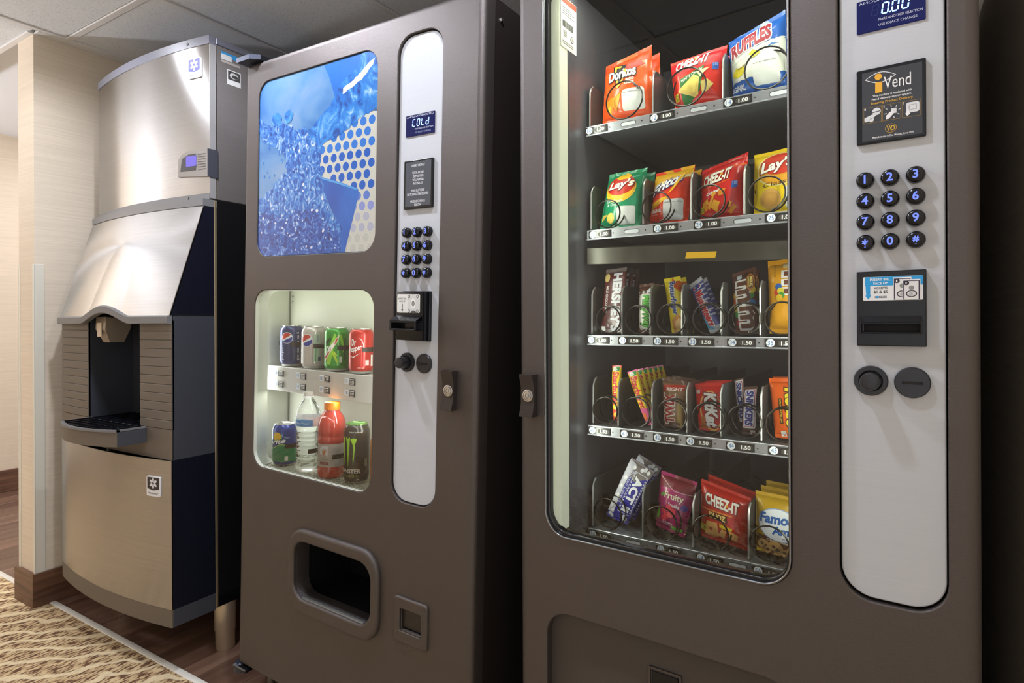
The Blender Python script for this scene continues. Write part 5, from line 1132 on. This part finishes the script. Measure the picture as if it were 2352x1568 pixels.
bottle('sports_drink_bottle', 'red sports drink bottle with an orange cap and grey label', (.3255, YB, ZB), gp, GAT, (.0205, .179, .1985, mat('cap_orange', (230, 132, 26), .4)), (.031, .0915, ink((196, 187, 178))), p)
# dark retaining straps that hug the right side of each can
def strap(zc, y, items, x0, h=.0125):
    mb = MB(); pts = []
    for (cx, r) in items:
        seg = [(cx + (r + .0012) * math.sin(R(a)), y - (r + .0012) * math.cos(R(a))) for a in (52, 62, 72, 82, 92, 102, 112)]
        tail = (cx + r + .016, y + .022)
        lp = seg + [tail]
        mb.loft([[(a, b, zc - h / 2), (a, b, zc + h / 2)] for a, b in lp], closed=False)
    mb.box(x0, x0 + .020, y - .002, y - .001, zc - h / 2, zc + h / 2)
    mb.build('retaining_strap', mat('strap_brown', (52, 44, 38), .5), dm, label='dark strap holding the display drinks')
strap(ZA + .064, YA, [(.087, .033), (.1845, .033), (.2825, .033), (.380, .033)], .030)
strap(ZB + .058, YB, [(.129, .033), (.229, .031), (.3255, .0350)], .070)

# ================================================================== ICE MACHINE
XR, XL = -1.870, -2.612
XC, HW = (XR + XL) / 2, (XR - XL) / 2
def bow(x, y0, b): return y0 - b * (1 - ((x - XC) / HW) ** 2)
def strip_x(x0, x1, n): return [x0 + (x1 - x0) * i / n for i in range(n + 1)]
def bowpanel(mb, x0, x1, z0, z1, y0, b, th=.012, n=18, y1=None, b1=None):
    """curved front panel; y0,b at z0 and y1,b1 at z1"""
    y1 = y0 if y1 is None else y1; b1 = b if b1 is None else b1
    rings = []
    for x in strip_x(x0, x1, n):
        rings.append([(x, bow(x, y0, b), z0), (x, bow(x, y0, b) + th, z0), (x, bow(x, y1, b1) + th, z1), (x, bow(x, y1, b1), z1)])
    mb.loft(rings); return mb
ZF0 = .157
idp = empty('ice_dispenser', (XC, 1.45, 0)); tag(idp, 'floor standing hotel ice dispenser with stainless front and dark side panels', 'ice dispenser')
inv = Matrix.Translation((-XC, -1.45, 0))
def ib(mb, name, m_, label=None, smooth=35, parent=None):
    return mb.build(name, m_, parent or idp, smooth, label=label, xf=inv)
ib(MB().cbox(XL, XR, 1.168, 1.86, .195, 1.500, .002, 1), 'bin_body', mat('bin_black', (26, 25, 26), .28), 'black insulated bin body')
ib(MB().cbox(XL, XR, 1.168, 1.86, ZF0 + .003, .195, .002, 1), 'bin_plinth', M_BLACK)
ib(MB().cbox(XR - .003, XR + .001, 1.160, 1.1685, .16, 1.495, .0008, 1), 'edge_strip', mat('edge_brass', (186, 168, 134), .35, metal=.7))
for lx, ly in ((XR - .034, 1.215), (XL + .034, 1.215), (XR - .034, 1.80), (XL + .034, 1.80)):
    ib(MB().lathe([(.029, 0), (.0305, .004), (.0315, .060), (.0335, .064), (.0350, .158), (.035, .162)], (lx, ly, 0), 28), 'leg', mat('leg_stainless', (206, 192, 168), .32, metal=.7))
# lower stainless door and base trim
BY, BB = 1.018, .036
ib(bowpanel(MB(), XL, XR, ZF0, .211, BY, BB, .004), 'base_trim', M_TAUPE, 'taupe curved base trim')
ib(bowpanel(MB(), XL, XR, .212, .671, BY, BB, .004), 'lower_panel', M_STEEL, 'curved brushed stainless lower panel')
sd = MB(); sd.box(XR - .02, XR, BY + .004, 1.160, .212, .671); ib(sd, 'side_panel', M_NAVY, 'dark navy side panel', 0)
ib(MB().box(XR - .02, XR, BY + .004, 1.160, ZF0, .211), 'side_trim', M_SLATE, None, 0)
ib(MB().box(XL, XL + .02, BY + .004, 1.160, ZF0, 1.118), 'side_panel', M_NAVY, None, 0)
ib(MB().box(XR - .02, XR, BY + .004, 1.160, .672, 1.120), 'side_panel', M_SLATE, 'slate grey upper side panel', 0)
# mid panel: apron and slats either side of the niche
NX0, NX1 = -2.385, -2.040
MY, MB_ = 1.020, .012
ib(bowpanel(MB(), XL, XR, .672, .766, MY, MB_, .004), 'apron', M_TAUPE, 'taupe apron below the niche')
pitch_ = .0277
for (a, b) in ((XL, NX0), (NX1, XR)):
    ib(bowpanel(MB(), a, b, .766, 1.104, MY + .003, MB_, .004), 'slat_backing', M_TAUPE)
    z_ = .767; base = None
    while z_ < 1.098:
        m_ = MB(); rings = []
        for x in strip_x(a + .0005, b - .0005, 8):
            y_ = bow(x, MY, MB_); z1_ = z_ + pitch_ - .0010
            rings.append([(x, y_ + .006, z_), (x, y_ + .0006, z_), (x, y_ - .0005, z_ + .0012), (x, y_ - .0005, z1_ - .0012), (x, y_ + .0006, z1_), (x, y_ + .006, z1_)])
        ib(m_.loft(rings), 'slat', M_TAUPE); z_ += pitch_
# niche
nb = MB(); ny0, ny1 = 1.012, 1.158
nb.add([(NX0, ny0, .762), (NX0, ny1, .762), (NX0, ny1, 1.13), (NX0, ny0, 1.13)], [(0, 1, 2, 3)]); nb.add([(NX1, ny0, .762), (NX1, ny1, .762), (NX1, ny1, 1.13), (NX1, ny0, 1.13)], [(3, 2, 1, 0)])
nb.add([(NX0, ny1, .762), (NX1, ny1, .762), (NX1, ny1, 1.13), (NX0, ny1, 1.13)], [(0, 1, 2, 3)]); nb.add([(NX0, ny0, 1.115), (NX1, ny0, 1.115), (NX1, ny1, 1.115), (NX0, ny1, 1.115)], [(3, 2, 1, 0)]); nb.add([(NX0, ny0, .763), (NX1, ny0, .763), (NX1, ny1, .763), (NX0, ny1, .763)], [(0, 1, 2, 3)])
ib(nb, 'niche', mat('niche_slate', (58, 60, 66), .45), 'dark dispensing niche', 0)
# drip tray with grille
TX0, TX1 = -2.375, -2.005
def trayfront(x): return .925 - .040 * (1 - ((x - (TX0 + TX1) / 2) / ((TX1 - TX0) / 2)) ** 2)
t = MB(); rings = []
for x in strip_x(TX0, TX1, 16):
    f = trayfront(x); rings.append([(x, f, .716), (x, 1.02, .716), (x, 1.02, .762), (x, f, .762)])
ib(t.loft(rings), 'drip_tray', M_TAUPE, 'taupe bowed drip tray')
ib(MB().box(TX1 - .001, TX1 + .0015, .927, 1.012, .717, .761), 'tray_end', M_SLATE, None, 0)
t = MB(); rings = []
for x in strip_x(TX0, TX1, 16):
    f = trayfront(x); rings.append([(x, f - .003, .761), (x, f + .010, .761), (x, f + .010, .7675), (x, f - .003, .7675)])
t.loft(rings); t.box(TX0, TX0 + .008, .925, 1.02, .761, .7675); t.box(TX1 - .008, TX1, .925, 1.02, .761, .7675)
ib(t, 'grille_rim', M_TAUPE2)
for i in range(9):
    x = TX0 + .025 + i * (TX1 - TX0 - .05) / 8
    y1_ = 1.15 if NX0 + .012 < x < NX1 - .012 else 1.009
    ib(MB().cbox(x - .003, x + .003, trayfront(x) + .008, y1_, .762, .770, .001, 1), 'grille_bar', M_BLACK)
for y_ in (.955, 1.005, 1.06, 1.11):
    ib(MB().cbox(max(TX0 + .012, NX0 + .004) if y_ > 1.0 else TX0 + .01, NX1 - .004 if y_ > 1.0 else TX1 - .01, y_ - .002, y_ + .002, .761, .7665, .0008, 1), 'grille_bar', M_BLACK)
# chute
cz = MB(); cz.loft([[(-2.330, 1.012, 1.118), (-2.262, 1.012, 1.118), (-2.262, 1.10, 1.118), (-2.330, 1.10, 1.118)], [(-2.330, 1.010, 1.075), (-2.262, 1.010, 1.075), (-2.262, 1.09, 1.075), (-2.330, 1.09, 1.075)], [(-2.318, 1.030, 1.030), (-2.274, 1.030, 1.030), (-2.274, 1.075, 1.030), (-2.318, 1.075, 1.030)]])
cho = ib(cz, 'ice_chute', mat('chute_taupe', (140, 126, 108), .3, coat=.3), 'glossy taupe ice chute', 20)
ib(MB().prism([(0, 0), (.03, 0), (.03, .002), (0, .002)], 0, .05), 'chute_sticker', M_WHITE) if False else None
MB().box(-2.316, -2.286, 1.0085, 1.0095, 1.050, 1.098).build('chute_sticker', ink((214, 196, 176)), cho, 0, xf=inv)
# arch trim and hood
def archz(x):
    d = (x + 2.215) / .155
    return .036 * max(0., math.cos(PI * d / 2)) ** 1.3 if abs(d) < 1 else 0.
t = MB(); rings = []
for x in strip_x(XL - .004, XR, 60):
    y_ = bow(x, 1.012, .030) - .006; z_ = 1.094 + archz(x)
    rings.append([(x, y_ + .002, z_), (x, y_ + .018, z_), (x, y_ + .018, z_ + .026), (x, y_ + .005, z_ + .026), (x, y_, z_ + .022), (x, y_, z_ + .002)])
ib(t.loft(rings), 'arch_trim', M_TAUPE2, 'grey trim with an arch over the niche')
t = MB(); rings = []
HT = 1.474
for x in strip_x(XL, XR, 60):
    ring = []
    zb_ = 1.119 + archz(x)
    for j in range(9):
        f = j / 8; z_ = zb_ + (HT - zb_) * f; g = (z_ - 1.119) / (HT - 1.119)
        y_ = bow(x, 1.014 + (1.124 - 1.014) * g, .034)
        ring.append((x, y_, z_))
    ring += [(x, bow(x, 1.124, .034) + .003, HT), (x, bow(x, 1.014, .034) + .004, zb_)]
    rings.append(ring)
ib(t.loft(rings), 'hood', M_STEEL, 'sloping curved stainless hood')
hs = MB(); lp = [(1.018, 1.121), (1.160, 1.121), (1.160, 1.474), (1.128, 1.474)]
hs.loft([[(XR - .02, y_, z_) for y_, z_ in lp], [(XR - .0005, y_, z_) for y_, z_ in lp]]); ib(hs, 'hood_side', M_NAVY, 'navy triangular hood side', 0)
hs = MB(); hs.loft([[(XL + .0005, y_, z_) for y_, z_ in lp], [(XL + .02, y_, z_) for y_, z_ in lp]]); ib(hs, 'hood_side', M_NAVY, None, 0)
ib(MB().tube([(XR, 1.0145, 1.121), (XR, 1.1245, 1.474)], .002, 6), 'hood_edge', M_CHROME); ib(MB().tube([(XR, 1.02, 1.1205), (XR, 1.158, 1.1205)], .0012, 6), 'hood_edge', M_CHROME)
ib(bowpanel(MB(), XL, XR, 1.475, 1.498, 1.122, .034, .05), 'top_trim', M_TAUPE2)
# badge helper on a bowed panel
def badge(parent, name, x0, x1, z0, z1, yfn, blue, off):
    r_ = .006
    b = MB(); lp = rr(x0, z0, x1, z1, .005, 4)(0)
    b.loft([[(x, yfn(x) - .0035, z) for x, z in lp], [(x, yfn(x) + .003, z) for x, z in lp]])
    bo = b.build(name, ink((226, 226, 228)), parent, 20, xf=off, label='white badge with a flake emblem')
    p = Print(); w = x1 - x0; h = z1 - z0; cc = blue
    p.P([(x0 + .06 * w, z1 - .05 * h), (x1 - .06 * w, z1 - .05 * h), (x1 - .06 * w, z0 + .38 * h), ((x0 + x1) / 2, z0 + .30 * h), (x0 + .06 * w, z0 + .38 * h)], cc, lay=0)
    cx, cz_ = (x0 + x1) / 2, z0 + .66 * h
    for k in range(6):
        a = R(30 + 60 * k); p.E(cx + .17 * h * math.cos(a), cz_ + .17 * h * math.sin(a), .115 * h, .070 * h, (222, 222, 226), 12, rot=math.degrees(a), lay=1)
    p.T('Manitowoc', (x0 + .14 * w, z0 + .10 * h, x1 - .14 * w, z0 + .21 * h), (70, 70, 74), shear=.2, lay=0)
    p.build('badge_print', lambda a, b, h_: off @ Vector((a, yfn(a) - .0036 - h_, b)), bo, step=.00015)
badge(idp, 'brand_badge', -1.974, -1.914, .556, .618, lambda x: bow(x, BY, BB), (46, 42, 46), inv)

# --- ice maker head
imk = empty('ice_maker', (XC, 1.45, 1.500)); tag(imk, 'stainless ice maker head with a curved front standing on the dispenser', 'ice maker')
inv2 = Matrix.Translation((-XC, -1.45, -1.500))
def im(mb, name, m_, label=None, smooth=35, parent=None): return mb.build(name, m_, parent or imk, smooth, label=label, xf=inv2)
UY, UB = 1.146, .034
im(MB().cbox(XL, XR, 1.170, 1.85, 1.5005, 2.012, .002, 1), 'head_body', M_STEELD, 'grey stainless head side')
im(MB().cbox(XL - .002, XR + .002, 1.168, 1.85, 2.012, 2.034, .002, 1), 'head_lid', mat('lid_blue_grey', (132, 134, 148), .35, metal=.4), 'blue grey lid')
im(bowpanel(MB(), XL, XR, 1.519, 2.006, UY, UB, .020), 'front_panel', M_STEEL, 'curved brushed stainless front panel')
im(bowpanel(MB(), XL - .002, XR + .001, 2.006, 2.034, UY - .002, UB, .022), 'front_top_trim', mat('trim_blue_grey', (112, 112, 122), .4), 'dark grey curved top trim')
im(bowpanel(MB(), XL, XR, 1.5005, 1.518, UY - .002, UB, .022), 'front_bottom_trim', M_TAUPE2)
im(MB().box(XR - .012, XR + .0015, UY + .0005, 1.169, 1.503, 2.006), 'front_side', mat('edge_grey', (168, 166, 166), .4, metal=.3), None, 0)
im(MB().lathe([(.004, 0), (.004, .0015), (.0003, .002)], (-1.965, bow(-1.965, UY, UB) - .002, 2.020), 12, 'y', cap0=False), 'trim_screw', M_BLACK)
im(MB().lathe([(.004, 0), (.004, .0015), (.0003, .002)], (-1.965, bow(-1.965, UY, UB) - .002, 1.509), 12, 'y', cap0=False), 'trim_screw', M_BLACK)
badge(imk, 'brand_badge', -1.962, -1.904, 1.902, 1.968, lambda x: bow(x, UY, UB), (52, 50, 140), inv2)
# control module wrapped round the right edge
MODM = mat('module_grey', (136, 130, 124), .4)
c = MB(); mx0, mx1 = -2.008, XR + .002
yf = lambda x: bow(x, UY, UB) - .006
outer = [(mx0, 1.583), (mx1, 1.572), (mx1, 1.662), (mx0 + .05, 1.664), (mx0 + .018, 1.655), (mx0, 1.640)]
c.loft([[(x, yf(x) + .010, z) for x, z in outer], [(x, yf(x), z) for x, z in outer]])
mo = im(c, 'control_module', MODM, 'grey control bezel', 20)
c = MB(); c.box(XR - .001, XR + .004, UY - .008, UY + .026, 1.571, 1.662); im(c, 'module_side', M_SLATE, None, 0)
p = Print()
p.P([(mx0 + .012, 1.600), (mx0 + .085, 1.600), (mx0 + .085, 1.652), (mx0 + .050, 1.652), (mx0 + .020, 1.640)], (60, 58, 60), lay=0)
p.Rc(mx0 + .040, 1.612, mx0 + .088, 1.646, mat('module_screen', (70, 60, 130), .2, emis=(96, 84, 190), estr=.8), lay=1)
for i in range(7): p.Rc(mx0 + .094, 1.598 + i * .0082, mx0 + .128, 1.5995 + i * .0082, (56, 54, 54), lay=0)
p.build('module_face', lambda a, b, h: inv2 @ Vector((a, yf(a) - .0004 - h, b)), mo, step=.0004)
# stickers on the head side
p = Print(); p.Rc(1.186, 1.982, 1.262, 1.998, (58, 140, 196), lay=0); p.Rc(1.186, 1.972, 1.225, 1.990, (206, 206, 204), lay=1); p.Rc(1.188, 1.962, 1.255, 1.970, (168, 160, 154), lay=0)
p.Rc(1.208, 1.895, 1.258, 1.945, (214, 212, 210), lay=0); p.Rc(1.211, 1.912, 1.255, 1.942, (70, 68, 68), lay=1); p.E(1.233, 1.927, .016, .010, (196, 194, 192), lay=2); p.E(1.236, 1.925, .012, .006, (70, 68, 68), lay=3)
p.build('side_stickers', lambda a, b, h: inv2 @ Vector((XR + .0003 + h, a, b)), imk, step=.0002)
im(MB().tube([(XR + .001, 1.168, 1.505), (XR + .001, 1.168, 2.01)], .0018, 6), 'front_seam', M_CHROME)
